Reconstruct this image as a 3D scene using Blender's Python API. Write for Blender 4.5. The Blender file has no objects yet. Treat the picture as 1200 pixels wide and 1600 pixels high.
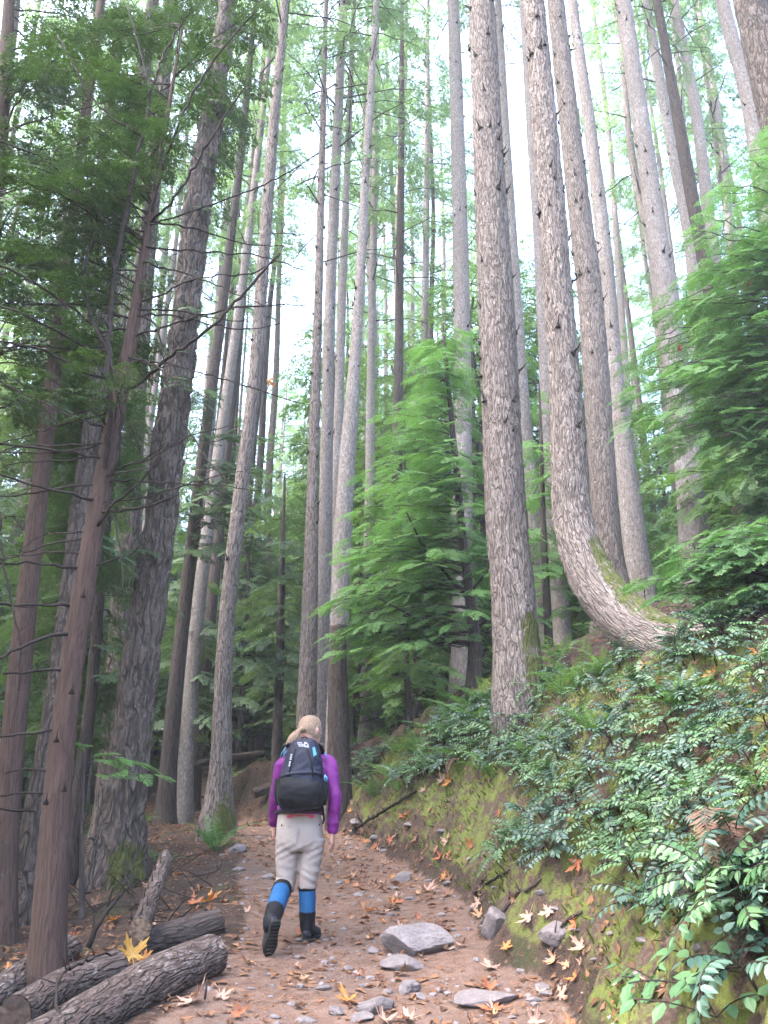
import bpy, bmesh, math, random
import numpy as np
from mathutils import Vector, Matrix
from math import radians, sin, cos, pi

S = bpy.context.scene
COL = S.collection

# ------------------------------------------------------------------ camera
FPX, PITCH, CAMZ = 1280.0, radians(20.8), 1.5          # focal length in pixels of the 1200x1600 frame
cam_d = bpy.data.cameras.new("camera")
cam_d.sensor_fit = 'VERTICAL'
cam_d.sensor_height = 36.0
cam_d.lens = 36.0 * FPX / 1600.0
cam_d.clip_start = 0.05
cam_d.clip_end = 1000.0
cam = bpy.data.objects.new("camera", cam_d)
COL.objects.link(cam)
cam.location = (0, 0, CAMZ)
cam.rotation_euler = (radians(90) + PITCH, 0, 0)
S.camera = cam
S.render.resolution_x, S.render.resolution_y = 768, 1024

# ------------------------------------------------------------------ sky, sun, exposure
SUN_EL, SUN_AZ = radians(60), radians(-110)             # azimuth measured from +Y towards +X
w = bpy.data.worlds.new("World")
S.world = w
w.use_nodes = True
wn = w.node_tree
sky = wn.nodes.new("ShaderNodeTexSky")
sky.sky_type = 'NISHITA'
sky.sun_disc = False
sky.sun_elevation = SUN_EL
sky.sun_rotation = SUN_AZ
sky.air_density = 1.0
sky.dust_density = 4.0
sky.ozone_density = 1.0
bg = wn.nodes["Background"]
bg.inputs[1].default_value = 0.15
wn.links.new(sky.outputs[0], bg.inputs[0])
sun_d = bpy.data.lights.new("sun", 'SUN')
sun_d.energy = 1.0
sun_d.angle = radians(30)
sun_d.color = (1.0, 0.97, 0.94)
sun = bpy.data.objects.new("sun", sun_d)
COL.objects.link(sun)
sdir = Vector((sin(SUN_AZ) * cos(SUN_EL), cos(SUN_AZ) * cos(SUN_EL), sin(SUN_EL)))
sun.rotation_euler = sdir.to_track_quat('Z', 'Y').to_euler()
sun.location = (0, 0, 60)
S.view_settings.view_transform = 'Standard'
S.view_settings.look = 'None'
S.view_settings.gamma = 1
S.view_settings.use_curve_mapping = False
S.view_settings.exposure = 3.9
S.cycles.use_denoising = True
S.cycles.max_bounces = 6
S.cycles.diffuse_bounces = 4
S.cycles.glossy_bounces = 2
S.cycles.transmission_bounces = 4
S.cycles.volume_bounces = 0
S.cycles.caustics_reflective = False
S.cycles.caustics_refractive = False

# ------------------------------------------------------------------ numeric helpers
FV = np.array([0, cos(PITCH), sin(PITCH)])
UV = np.array([0, -sin(PITCH), cos(PITCH)])
CAM = np.array([0, 0, CAMZ])


def at(px, py, Y):
    """World point on the photograph's pixel ray at forward distance Y."""
    d = FPX * FV + (px - 600.0) * np.array([1.0, 0, 0]) + (800.0 - py) * UV
    return CAM + d * (Y / d[1])


def zc(p):
    return float(np.dot(np.asarray(p) - CAM, FV))


def hash3(ix, iy, iz, seed):
    h = (ix.astype(np.int64) * 374761393 + iy.astype(np.int64) * 668265263 + iz.astype(np.int64) * 2147483647 * 3 + seed * 1274126177) & 0xFFFFFFFF
    h = ((h ^ (h >> 13)) * 1274126177) & 0xFFFFFFFF
    h = ((h ^ (h >> 16)) * 2246822519) & 0xFFFFFFFF
    return ((h ^ (h >> 15)) & 0xFFFFFF) / float(0xFFFFFF)


def vnoise(x, y, z=None, seed=0):
    x = np.asarray(x, float); y = np.asarray(y, float)
    z = np.zeros_like(x) if z is None else np.asarray(z, float)
    ix, iy, iz = np.floor(x), np.floor(y), np.floor(z)
    fx, fy, fz = x - ix, y - iy, z - iz
    fx = fx * fx * (3 - 2 * fx); fy = fy * fy * (3 - 2 * fy); fz = fz * fz * (3 - 2 * fz)
    out = 0
    for dx in (0, 1):
        for dy in (0, 1):
            for dz in (0, 1):
                wgt = (fx if dx else 1 - fx) * (fy if dy else 1 - fy) * (fz if dz else 1 - fz)
                out = out + wgt * hash3(ix + dx, iy + dy, iz + dz, seed)
    return out * 2 - 1


def fbm(x, y, z=None, seed=0, oct=4):
    a, f, o = 1.0, 1.0, 0.0
    for k in range(oct):
        o = o + a * vnoise(np.asarray(x) * f, np.asarray(y) * f, None if z is None else np.asarray(z) * f, seed + k)
        a *= 0.5; f *= 2.03
    return o / 1.8


def sstep(a, b, x):
    t = np.clip((np.asarray(x, float) - a) / (b - a), 0, 1)
    return t * t * (3 - 2 * t)


# ------------------------------------------------------------------ terrain
KY = np.array([-30, 0, 2, 3, 4.2, 5.2, 6.6, 8.2, 10, 11.5, 12.8, 15, 18, 22, 40])
KL = np.array([-1.2, -1.2, -1.2, -1.22, -1.28, -1.3, -1.2, -1.35, -1.75, -2.0, -2.25, -3.2, -4.6, -6.5, -15])
KR = np.array([0.9, 0.7, 0.55, 0.62, 0.86, 0.98, 0.86, 0.62, 0.25, -0.15, -0.55, -1.5, -3.0, -5.0, -13.6])
HS = np.array([0, 0.12, 0.5, 1.0, 1.5, 2.5, 4, 8, 20, 120])
HH = np.array([0, 0.14, 0.72, 1.42, 1.98, 2.5, 3.2, 4.9, 8.5, 26])


def xl(y): return np.interp(y, KY, KL)
def xr(y): return np.interp(y, KY, KR)


def base(y):
    return np.interp(y, [-30, 0, 14, 15, 17, 200], [-2.4, 0, 1.47, 1.5, 1.42, 1.42 + 0.115 * 183])


def T(x, y):
    x = np.asarray(x, float); y = np.asarray(y, float)
    wob = 0.16 * vnoise(x * 0 + 3.1, y * 1.3, seed=5) + 0.07 * vnoise(x * 0, y * 4.1, seed=6)
    r = xr(y) + wob
    l = xl(y) + 0.12 * vnoise(x * 0, y * 1.7, seed=9)
    s = np.maximum(x - r, 0)
    q = np.maximum(l - x, 0)
    z = base(y)
    hb = np.interp(s, HS, HH) * np.interp(y, [12, 16, 24], [1, 0.6, 0.3])
    z = z + hb
    z = z - 0.06 * sstep(0, 0.3, q) - 0.2 * sstep(0.2, 2.0, q) - 0.05 * np.maximum(q - 3, 0)
    off = np.maximum(sstep(0.0, 0.7, s), sstep(0, 0.8, q))
    far = sstep(8, 30, y)
    z = z + off * (0.10 * fbm(x * 1.3, y * 1.3, seed=11) + 0.05 * fbm(x * 4.5, y * 4.5, seed=21, oct=3) + far * 0.5 * fbm(x * 0.2, y * 0.2, seed=31))
    bankz = sstep(0.05, 0.3, s) * (1 - sstep(2.2, 3.2, s))
    z = z + bankz * (0.10 * vnoise(x * 4.2, y * 4.2, z * 4.2, seed=41) + 0.07 * np.abs(vnoise(x * 7, y * 7, z * 7, seed=49)) + 0.05 * vnoise(x * 12, y * 12, z * 12, seed=44) + 0.02 * vnoise(x * 26, y * 26, z * 20, seed=47))
    z = z + 0.022 * fbm(x * 2.2, y * 2.2, seed=51) + 0.008 * fbm(x * 11, y * 11, seed=61, oct=2)
    # a shallow worn middle
    mid = 0.5 * (l + r); hw = 0.5 * (r - l)
    t = np.clip(np.abs(x - mid) / hw, 0, 1)
    z = z - 0.05 * (1 - t * t)
    return z


def Tz(x, y): return float(T(np.array([x]), np.array([y]))[0])


_GY = np.concatenate([np.arange(1.6, 12, 0.04), np.arange(12, 80, 0.25)])


def ground(px, py):
    """First terrain point met by the pixel ray (or None)."""
    d = FPX * FV + (px - 600.0) * np.array([1.0, 0, 0]) + (800.0 - py) * UV
    d = d / d[1]
    P = CAM + d * _GY[:, None]
    below = P[:, 2] < T(P[:, 0], P[:, 1])
    if not below.any():
        return None
    k = int(np.argmax(below))
    if k == 0:
        return P[0]
    a, b = _GY[k - 1], _GY[k]
    for _ in range(8):
        m = 0.5 * (a + b); p = CAM + d * m
        if p[2] < Tz(p[0], p[1]): b = m
        else: a = m
    p = CAM + d * b
    return np.array([p[0], p[1], Tz(p[0], p[1])])


def tnormal(x, y, e=0.08):
    n = np.array([Tz(x - e, y) - Tz(x + e, y), Tz(x, y - e) - Tz(x, y + e), 2 * e])
    return n / np.linalg.norm(n)


def in_poly(x, y, poly):
    c = False
    n = len(poly)
    for i in range(n):
        x0, y0 = poly[i]; x1, y1 = poly[i - 1]
        if (y0 > y) != (y1 > y) and x < (x1 - x0) * (y - y0) / (y1 - y0) + x0:
            c = not c
    return c


def sample_poly(rng, poly, n):
    xs = [p[0] for p in poly]; ys = [p[1] for p in poly]
    out = []
    while len(out) < n:
        x = rng.uniform(min(xs), max(xs)); y = rng.uniform(min(ys), max(ys))
        if in_poly(x, y, poly):
            out.append((x, y))
    return out


# ------------------------------------------------------------------ mesh and object helpers
class Geo:
    """Collects vertices, quads/triangles, per-face material slots and per-vertex attributes."""
    def __init__(s):
        s.V = []; s.F4 = []; s.F3 = []; s.M4 = []; s.M3 = []; s.n = 0; s.A = {}

    def add(s, V, F4=None, F3=None, m=0, **attrs):
        V = np.asarray(V, float).reshape(-1, 3)
        if F4 is not None and len(F4):
            F4 = np.asarray(F4, np.int64).reshape(-1, 4); s.F4.append(F4 + s.n); s.M4.append(np.full(len(F4), m))
        if F3 is not None and len(F3):
            F3 = np.asarray(F3, np.int64).reshape(-1, 3); s.F3.append(F3 + s.n); s.M3.append(np.full(len(F3), m))
        for k, v in attrs.items():
            s.A.setdefault(k, []).append((s.n, np.asarray(v, float)))
        s.V.append(V); s.n += len(V)

    def quads(s, Q, m=0, tint=None):
        """Q: (n,4,3) loose quads."""
        Q = np.asarray(Q, float)
        n = len(Q)
        kw = {}
        if tint is not None:
            kw['tint'] = np.repeat(np.asarray(tint, float), 4)
        s.add(Q.reshape(-1, 3), np.arange(n * 4).reshape(n, 4), m=m, **kw)

    def mesh(s, name, mats, smooth=False, offset=None):
        V = np.concatenate(s.V) if s.V else np.zeros((0, 3))
        if offset is not None:
            V = V - np.asarray(offset, float)
        F4 = np.concatenate(s.F4) if s.F4 else np.zeros((0, 4), np.int64)
        F3 = np.concatenate(s.F3) if s.F3 else np.zeros((0, 3), np.int64)
        M = np.concatenate(s.M4 + s.M3) if (s.M4 or s.M3) else np.zeros(0)
        me = bpy.data.meshes.new(name)
        me.vertices.add(len(V)); me.vertices.foreach_set('co', V.astype(np.float32).ravel())
        nl = F4.size + F3.size
        me.loops.add(nl)
        me.loops.foreach_set('vertex_index', np.concatenate([F4.ravel(), F3.ravel()]).astype(np.int32))
        npoly = len(F4) + len(F3)
        me.polygons.add(npoly)
        st = np.concatenate([np.arange(len(F4)) * 4, F4.size + np.arange(len(F3)) * 3]).astype(np.int32)
        me.polygons.foreach_set('loop_start', st)
        for m in mats:
            me.materials.append(m)
        me.polygons.foreach_set('material_index', M.astype(np.int32))
        me.polygons.foreach_set('use_smooth', np.full(npoly, smooth))
        for k, lst in s.A.items():
            dim = 1 if lst[0][1].ndim == 1 else 3
            arr = np.zeros((len(V), dim))
            for st_, v in lst:
                arr[st_:st_ + len(v)] = v.reshape(len(v), dim)
            at_ = me.attributes.new(k, 'FLOAT' if dim == 1 else 'FLOAT_VECTOR', 'POINT')
            at_.data.foreach_set('value' if dim == 1 else 'vector', arr.astype(np.float32).ravel())
        me.update(calc_edges=True)
        return me


def tag(o, label=None, cat=None, group=None, kind=None):
    if label: o['label'] = label
    if cat: o['category'] = cat
    if group: o['group'] = group
    if kind: o['kind'] = kind
    return o


def root(name, label, cat, loc, group=None, rz=0.0):
    o = bpy.data.objects.new(name, None)
    COL.objects.link(o)
    o.empty_display_size = 0.1
    o.location = tuple(float(v) for v in loc)
    o.rotation_euler = (0, 0, rz)
    return tag(o, label, cat, group)


def part(name, me, parent=None, label=None):
    o = bpy.data.objects.new(name, me)
    COL.objects.link(o)
    if parent is not None:
        o.parent = parent
    if label: o['label'] = label
    return o


def copy_tree(o, parent=None):
    c = o.copy(); COL.objects.link(c)
    if parent is not None:
        c.parent = parent
        c.matrix_parent_inverse = o.matrix_parent_inverse
    for ch in list(o.children):
        copy_tree(ch, c)
    return c


def catmull(P, ds):
    """Smooth resampled path through control rows (any number of columns, xyz first)."""
    P = np.asarray(P, float)
    if len(P) == 2:
        n = max(2, int(np.linalg.norm(P[1, :3] - P[0, :3]) / ds) + 1)
        t = np.linspace(0, 1, n)[:, None]
        return P[0] * (1 - t) + P[1] * t
    E = np.vstack([2 * P[0] - P[1], P, 2 * P[-1] - P[-2]])
    out = []
    for i in range(1, len(E) - 2):
        p0, p1, p2, p3 = E[i - 1], E[i], E[i + 1], E[i + 2]
        t = np.linspace(0, 1, 24, endpoint=False)[:, None]
        out.append(0.5 * (2 * p1 + (p2 - p0) * t + (2 * p0 - 5 * p1 + 4 * p2 - p3) * t * t + (3 * p1 - p0 - 3 * p2 + p3) * t ** 3))
    D = np.vstack(out + [P[-1:]])
    L = np.concatenate([[0], np.cumsum(np.linalg.norm(np.diff(D[:, :3], axis=0), axis=1))])
    n = max(3, int(L[-1] / ds) + 1)
    t = np.linspace(0, L[-1], n)
    return np.stack([np.interp(t, L, D[:, k]) for k in range(D.shape[1])], 1)


def frames(P):
    """Parallel-transported frames along a path."""
    P = np.asarray(P, float)
    Tn = np.gradient(P, axis=0)
    Tn /= np.linalg.norm(Tn, axis=1)[:, None] + 1e-12
    ref = np.array([1.0, 0, 0]) if abs(Tn[0][0]) < 0.8 else np.array([0, 1.0, 0])
    A = np.zeros_like(P); B = np.zeros_like(P)
    a = ref - Tn[0] * np.dot(ref, Tn[0]); a /= np.linalg.norm(a)
    for i in range(len(P)):
        a = a - Tn[i] * np.dot(a, Tn[i]); a /= np.linalg.norm(a) + 1e-12
        A[i] = a; B[i] = np.cross(Tn[i], a)
    return Tn, A, B


def tube(g, P, R, seg=6, m=0, cap=True, tint=None):
    P = np.asarray(P, float); R = np.broadcast_to(np.asarray(R, float), (len(P),))
    Tn, A, B = frames(P)
    th = np.linspace(0, 2 * pi, seg, endpoint=False)
    V = P[:, None, :] + R[:, None, None] * (np.cos(th)[None, :, None] * A[:, None, :] + np.sin(th)[None, :, None] * B[:, None, :])
    k = len(P)
    i, j = np.meshgrid(np.arange(k - 1), np.arange(seg), indexing='ij')
    F = np.stack([i * seg + j, i * seg + (j + 1) % seg, (i + 1) * seg + (j + 1) % seg, (i + 1) * seg + j], -1).reshape(-1, 4)
    F3 = []
    V = V.reshape(-1, 3)
    if cap:
        V = np.vstack([V, P[:1], P[-1:]])
        b, e = k * seg, k * seg + 1
        for q in range(seg):
            F3.append((b, (q + 1) % seg, q)); F3.append((e, (k - 1) * seg + q, (k - 1) * seg + (q + 1) % seg))
    L = np.concatenate([[0], np.cumsum(np.linalg.norm(np.diff(P, axis=0), axis=1))])
    bk = np.stack([np.tile(np.cos(th), k) * np.repeat(R, seg), np.tile(np.sin(th), k) * np.repeat(R, seg), np.repeat(L, seg)], 1)
    if cap:
        bk = np.vstack([bk, [[0, 0, 0], [0, 0, L[-1]]]])
    kw = dict(bk=bk)
    if tint is not None: kw['tint'] = np.full(len(V), tint)
    g.add(V, F, F3, m=m, **kw)


# ------------------------------------------------------------------ materials
def mat(name):
    m = bpy.data.materials.new(name)
    m.use_nodes = True
    nt = m.node_tree
    nt.nodes.clear()
    return m, nt


def nd(nt, typ, ins=None, **props):
    n = nt.nodes.new("ShaderNode" + typ)
    for k, v in props.items():
        setattr(n, k, v)
    for k, v in (ins or {}).items():
        sock = n.inputs[k]
        if isinstance(v, bpy.types.NodeSocket):
            nt.links.new(v, sock)
        else:
            sock.default_value = v
    return n


def rgb(c): return (c[0], c[1], c[2], 1.0)


def mixc(nt, f, a, b):
    n = nd(nt, "Mix", data_type='RGBA')
    for key, v in ((0, f), (6, a), (7, b)):
        if isinstance(v, bpy.types.NodeSocket): nt.links.new(v, n.inputs[key])
        else: n.inputs[key].default_value = v if key == 0 else rgb(v)
    return n.outputs[2]


def ramp(nt, fac, a, b):
    n = nd(nt, "MapRange", {0: fac, 1: a, 2: b, 3: 0.0, 4: 1.0}, interpolation_type='SMOOTHSTEP')
    return n.outputs[0]


def mth(nt, op, a, b=0.0):
    n = nd(nt, "Math", operation=op)
    for i, v in ((0, a), (1, b)):
        if isinstance(v, bpy.types.NodeSocket): nt.links.new(v, n.inputs[i])
        else: n.inputs[i].default_value = v
    return n.outputs[0]


def noise(nt, vec, scale, detail=3.0, rough=0.55):
    return nd(nt, "TexNoise", {'Vector': vec, 'Scale': scale, 'Detail': detail, 'Roughness': rough}).outputs['Fac']


def mapping(nt, vec, scale):
    return nd(nt, "Mapping", {'Vector': vec, 'Scale': scale}).outputs[0]


def attr(nt, name, out='Fac'):
    return nd(nt, "Attribute", attribute_name=name).outputs[out]


def finish(nt, bsdf):
    o = nd(nt, "OutputMaterial")
    nt.links.new(bsdf, o.inputs[0])


def bark_mat(name, plate, furrow, lichen, cx=14.0, cz=3.0, bump=0.6, lich=(0.52, 0.68), dist=0.02, moss=True, edge=(0.0, 0.085)):
    """Ridged bark: interlacing furrows that run along the trunk (attribute bk is the straightened trunk surface)."""
    m, nt = mat(name)
    v = attr(nt, 'bk', 'Vector')
    ns = nd(nt, "TexNoise", {'Vector': mapping(nt, v, (5, 5, 2.4)), 'Scale': 1.0, 'Detail': 2.0})
    add = nd(nt, "VectorMath", {0: mapping(nt, v, (cx, cx, cz)), 1: nd(nt, "VectorMath", {0: ns.outputs['Color'], 'Scale': 1.3}, operation='SCALE').outputs[0]}, operation='ADD').outputs[0]
    r1 = mth(nt, 'ABSOLUTE', mth(nt, 'SUBTRACT', noise(nt, add, 1.0, 1.5, 0.5), 0.5))
    r2 = mth(nt, 'ABSOLUTE', mth(nt, 'SUBTRACT', noise(nt, mapping(nt, add, (2.1, 2.1, 2.6)), 1.0, 1.0, 0.5), 0.5))
    pl = mth(nt, 'MULTIPLY', ramp(nt, r1, edge[0], edge[1]), mth(nt, 'ADD', mth(nt, 'MULTIPLY', ramp(nt, r2, 0.0, 0.12), 0.5), 0.5))
    fine = noise(nt, mapping(nt, v, (60, 60, 22)), 1.0, 4.0, 0.68)
    big = noise(nt, mapping(nt, v, (3.0, 3.0, 1.3)), 1.0, 4.0, 0.6)
    rnd = nd(nt, "ObjectInfo").outputs['Random']
    c = mixc(nt, ramp(nt, mth(nt, 'ADD', mth(nt, 'MULTIPLY', pl, 0.75), mth(nt, 'MULTIPLY', fine, 0.6)), 0.2, 1.0), furrow, plate)
    c = mixc(nt, mth(nt, 'MULTIPLY', ramp(nt, big, 0.4, 0.7), 0.35), c, tuple(0.62 * a for a in plate))
    lsp = noise(nt, mapping(nt, v, (26, 26, 12)), 1.0, 4.0, 0.72)
    lf = mth(nt, 'MULTIPLY', ramp(nt, mth(nt, 'ADD', mth(nt, 'MULTIPLY', lsp, 0.6), mth(nt, 'MULTIPLY', big, 0.4)), lich[0], lich[1]), mth(nt, 'ADD', mth(nt, 'MULTIPLY', pl, 0.8), 0.2))
    c = mixc(nt, lf, c, lichen)
    c = mixc(nt, mth(nt, 'MULTIPLY', rnd, 0.3), c, tuple(0.7 * a for a in plate))
    if moss:
        am = attr(nt, 'moss')
        mo = ramp(nt, mth(nt, 'ADD', mth(nt, 'MULTIPLY', am, 0.38), mth(nt, 'MULTIPLY', noise(nt, mapping(nt, v, (8, 8, 5)), 1.0, 6.0, 0.75), 0.9)), 0.68, 0.84)
        mo = mth(nt, 'MULTIPLY', mo, ramp(nt, am, 0.0, 0.2))
        c = mixc(nt, mo, c, mixc(nt, fine, (0.03, 0.036, 0.010), (0.10, 0.108, 0.026)))
    h = mth(nt, 'ADD', mth(nt, 'MULTIPLY', pl, 0.9), mth(nt, 'MULTIPLY', fine, 0.5))
    b = nd(nt, "Bump", {'Height': h, 'Strength': bump, 'Distance': dist})
    p = nd(nt, "BsdfPrincipled", {'Base Color': c, 'Roughness': 0.9, 'Specular IOR Level': 0.2, 'Normal': b.outputs[0]})
    finish(nt, p.outputs[0])
    return m


def leaf_mat(name, a, b, trans=0.4, rough=0.5, spec=0.3, rnd_amt=0.3, tcol=None):
    m, nt = mat(name)
    t = attr(nt, 'tint')
    c = mixc(nt, t, a, b)
    rnd = nd(nt, "ObjectInfo").outputs['Random']
    c = mixc(nt, mth(nt, 'MULTIPLY', rnd, rnd_amt), c, tuple(0.6 * q for q in a))
    p = nd(nt, "BsdfPrincipled", {'Base Color': c, 'Roughness': rough, 'Specular IOR Level': spec})
    tc = nd(nt, "Mix", {0: 1.0, 6: c, 7: rgb(tcol or (1.25, 1.3, 0.6))}, data_type='RGBA', blend_type='MULTIPLY').outputs[2]
    tr = nd(nt, "BsdfTranslucent", {'Color': tc})
    mx = nd(nt, "MixShader", {0: trans, 1: p.outputs[0], 2: tr.outputs[0]})
    finish(nt, mx.outputs[0])
    return m


def plain(name, c, rough=0.8, c2=None, scale=20.0, bump=0.0, spec=0.3, dist=0.01):
    m, nt = mat(name)
    co = nd(nt, "TexCoord").outputs['Object']
    n = noise(nt, co, scale, 4.0, 0.6)
    col = mixc(nt, ramp(nt, n, 0.35, 0.68), c, c2 or tuple(0.75 * q for q in c))
    ins = {'Base Color': col, 'Roughness': rough, 'Specular IOR Level': spec}
    if bump:
        ins['Normal'] = nd(nt, "Bump", {'Height': n, 'Strength': bump, 'Distance': dist}).outputs[0]
    p = nd(nt, "BsdfPrincipled", ins)
    finish(nt, p.outputs[0])
    return m


M = {}
M['bark_fir'] = bark_mat("bark_fir", (0.215, 0.178, 0.16), (0.062, 0.045, 0.038), (0.29, 0.268, 0.25), cx=27, cz=4.6, bump=1.0, dist=0.03, lich=(0.55, 0.75))
M['bark_old'] = bark_mat("bark_old", (0.132, 0.102, 0.088), (0.026, 0.019, 0.016), (0.225, 0.20, 0.182), cx=14, cz=3.2, bump=1.0, dist=0.05, lich=(0.53, 0.72), edge=(0.0, 0.13))
M['bark_pole'] = bark_mat("bark_pole", (0.205, 0.176, 0.162), (0.105, 0.086, 0.078), (0.33, 0.315, 0.305), cx=26, cz=9, bump=0.6, dist=0.02, lich=(0.48, 0.64))
M['bark_cedar'] = bark_mat("bark_cedar", (0.072, 0.044, 0.035), (0.034, 0.021, 0.017), (0.115, 0.09, 0.08), cx=44, cz=2.6, bump=0.6, dist=0.012, lich=(0.57, 0.8))
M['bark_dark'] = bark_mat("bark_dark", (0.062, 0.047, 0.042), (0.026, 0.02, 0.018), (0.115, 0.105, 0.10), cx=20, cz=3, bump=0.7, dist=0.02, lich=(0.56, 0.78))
M['bark_log'] = bark_mat("bark_log", (0.092, 0.066, 0.057), (0.032, 0.022, 0.019), (0.23, 0.19, 0.175), cx=17, cz=5.5, bump=1.0, dist=0.025, lich=(0.51, 0.64))
M['twig'] = bark_mat("twig_bark", (0.028, 0.02, 0.017), (0.012, 0.009, 0.008), (0.07, 0.062, 0.058), cx=80, cz=12, bump=0.3, dist=0.004, lich=(0.6, 0.8), moss=False)
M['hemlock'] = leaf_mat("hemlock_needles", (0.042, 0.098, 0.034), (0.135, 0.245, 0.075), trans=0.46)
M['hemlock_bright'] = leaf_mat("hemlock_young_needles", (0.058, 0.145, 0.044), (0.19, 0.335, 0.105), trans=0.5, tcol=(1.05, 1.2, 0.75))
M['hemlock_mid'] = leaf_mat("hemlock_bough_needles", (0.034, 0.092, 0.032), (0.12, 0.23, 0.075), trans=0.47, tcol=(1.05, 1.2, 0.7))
M['cedar'] = leaf_mat("cedar_fronds", (0.014, 0.034, 0.014), (0.07, 0.135, 0.036), trans=0.24)
M['fir_needles'] = leaf_mat("fir_needles", (0.065, 0.12, 0.065), (0.19, 0.29, 0.14), trans=0.52, tcol=(1.05, 1.15, 0.75))
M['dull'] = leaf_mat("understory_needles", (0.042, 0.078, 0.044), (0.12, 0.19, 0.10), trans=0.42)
M['grape'] = leaf_mat("oregon_grape_leaves", (0.02, 0.056, 0.04), (0.07, 0.128, 0.088), trans=0.2, rough=0.42, spec=0.42, rnd_amt=0.5)
M['grape_green'] = leaf_mat("oregon_grape_young_leaves", (0.03, 0.08, 0.032), (0.095, 0.175, 0.072), trans=0.24, rough=0.45, spec=0.4, rnd_amt=0.4)
M['salal'] = leaf_mat("salal_leaves", (0.05, 0.115, 0.05), (0.10, 0.19, 0.085), trans=0.25, rough=0.35, spec=0.5)
M['fern'] = leaf_mat("fern_fronds", (0.045, 0.11, 0.032), (0.12, 0.23, 0.07), trans=0.38, rough=0.5)
M['fern_dead'] = leaf_mat("dead_fern_fronds", (0.07, 0.038, 0.026), (0.15, 0.088, 0.06), trans=0.2, rough=0.85)
M['moss'] = leaf_mat("moss", (0.042, 0.055, 0.013), (0.17, 0.20, 0.048), trans=0.3, rough=0.9, spec=0.1)
M['litter'] = leaf_mat("litter", (0.06, 0.03, 0.02), (0.2, 0.105, 0.06), trans=0.1, rough=0.9, spec=0.1, tcol=(1, .8, .6))
M['wood'] = plain("broken_wood", (0.22, 0.15, 0.10), 0.9, (0.07, 0.045, 0.035), 30, 0.6)
M['rot'] = plain("rotten_wood", (0.035, 0.025, 0.02), 0.95, (0.07, 0.045, 0.035), 25, 0.7)

# ------------------------------------------------------------------ ground, trail, embankment
def soil_mat():
    m, nt = mat("soil")
    co = nd(nt, "TexCoord").outputs['Object']
    tr = attr(nt, 'trail'); ms = attr(nt, 'mossy')
    n1 = noise(nt, co, 1.7, 5); n2 = noise(nt, co, 9.0, 5, 0.65); n3 = noise(nt, co, 55.0, 4, 0.7); n4 = noise(nt, co, 160.0, 3, 0.7)
    # trail: red-brown tread with paler grit and needles
    c = mixc(nt, ramp(nt, n2, 0.35, 0.65), (0.108, 0.062, 0.044), (0.16, 0.104, 0.08))
    c = mixc(nt, ramp(nt, n1, 0.45, 0.7), c, (0.115, 0.077, 0.062))
    c = mixc(nt, ramp(nt, n4, 0.52, 0.72), c, (0.05, 0.03, 0.025))
    vo = nd(nt, "TexVoronoi", {'Vector': co, 'Scale': 34.0})
    spk = mth(nt, 'MULTIPLY', mth(nt, 'SUBTRACT', 1.0, ramp(nt, vo.outputs['Distance'], 0.2, 0.34)), ramp(nt, nd(nt, "SeparateColor", {0: vo.outputs['Color']}).outputs[0], 0.62, 0.72))
    c = mixc(nt, mth(nt, 'MULTIPLY', spk, 0.8), c, mixc(nt, n2, (0.2, 0.165, 0.16), (0.12, 0.10, 0.095)))
    vl = nd(nt, "TexVoronoi", {'Vector': mapping(nt, co, (1, 1.4, 1)), 'Scale': 17.0})
    lsp = mth(nt, 'MULTIPLY', mth(nt, 'SUBTRACT', 1.0, ramp(nt, vl.outputs['Distance'], 0.22, 0.3)), ramp(nt, nd(nt, "SeparateColor", {0: vl.outputs['Color']}).outputs[1], 0.66, 0.7))
    # forest floor: dark duff with scattered leaf scraps
    f = mixc(nt, ramp(nt, n2, 0.35, 0.7), (0.022, 0.014, 0.011), (0.052, 0.033, 0.025))
    f = mixc(nt, ramp(nt, n3, 0.5, 0.75), f, (0.085, 0.054, 0.04))
    f = mixc(nt, mth(nt, 'MULTIPLY', lsp, 0.6), f, mixc(nt, n3, (0.17, 0.08, 0.04), (0.22, 0.14, 0.1)))
    f = mixc(nt, mth(nt, 'MULTIPLY', ramp(nt, n1, 0.55, 0.68), 0.6), f, (0.032, 0.042, 0.014))
    # embankment: raw earth and moss
    e = mixc(nt, ramp(nt, n3, 0.4, 0.7), (0.045, 0.029, 0.022), (0.09, 0.062, 0.048))
    mc = mixc(nt, n3, (0.04, 0.05, 0.012), (0.13, 0.15, 0.036))
    e = mixc(nt, ramp(nt, mth(nt, 'ADD', mth(nt, 'MULTIPLY', n2, 0.7), mth(nt, 'MULTIPLY', n1, 0.5)), 0.545, 0.66), e, mc)
    c = mixc(nt, ramp(nt, mth(nt, 'ADD', ms, mth(nt, 'MULTIPLY', mth(nt, 'SUBTRACT', n2, 0.5), 0.7)), 0.35, 0.65), mixc(nt, ramp(nt, mth(nt, 'ADD', tr, mth(nt, 'MULTIPLY', mth(nt, 'SUBTRACT', n2, 0.5), 0.8)), 0.35, 0.65), f, c), e)
    h = mth(nt, 'ADD', mth(nt, 'MULTIPLY', n2, 0.6), mth(nt, 'ADD', mth(nt, 'MULTIPLY', n3, 0.5), mth(nt, 'ADD', mth(nt, 'MULTIPLY', n4, 0.3), mth(nt, 'MULTIPLY', spk, 0.3))))
    b = nd(nt, "Bump", {'Height': h, 'Strength': 0.8, 'Distance': 0.03})
    p = nd(nt, "BsdfPrincipled", {'Base Color': c, 'Roughness': 0.92, 'Specular IOR Level': 0.2, 'Normal': b.outputs[0]})
    finish(nt, p.outputs[0])
    return m


M['soil'] = soil_mat()


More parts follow.
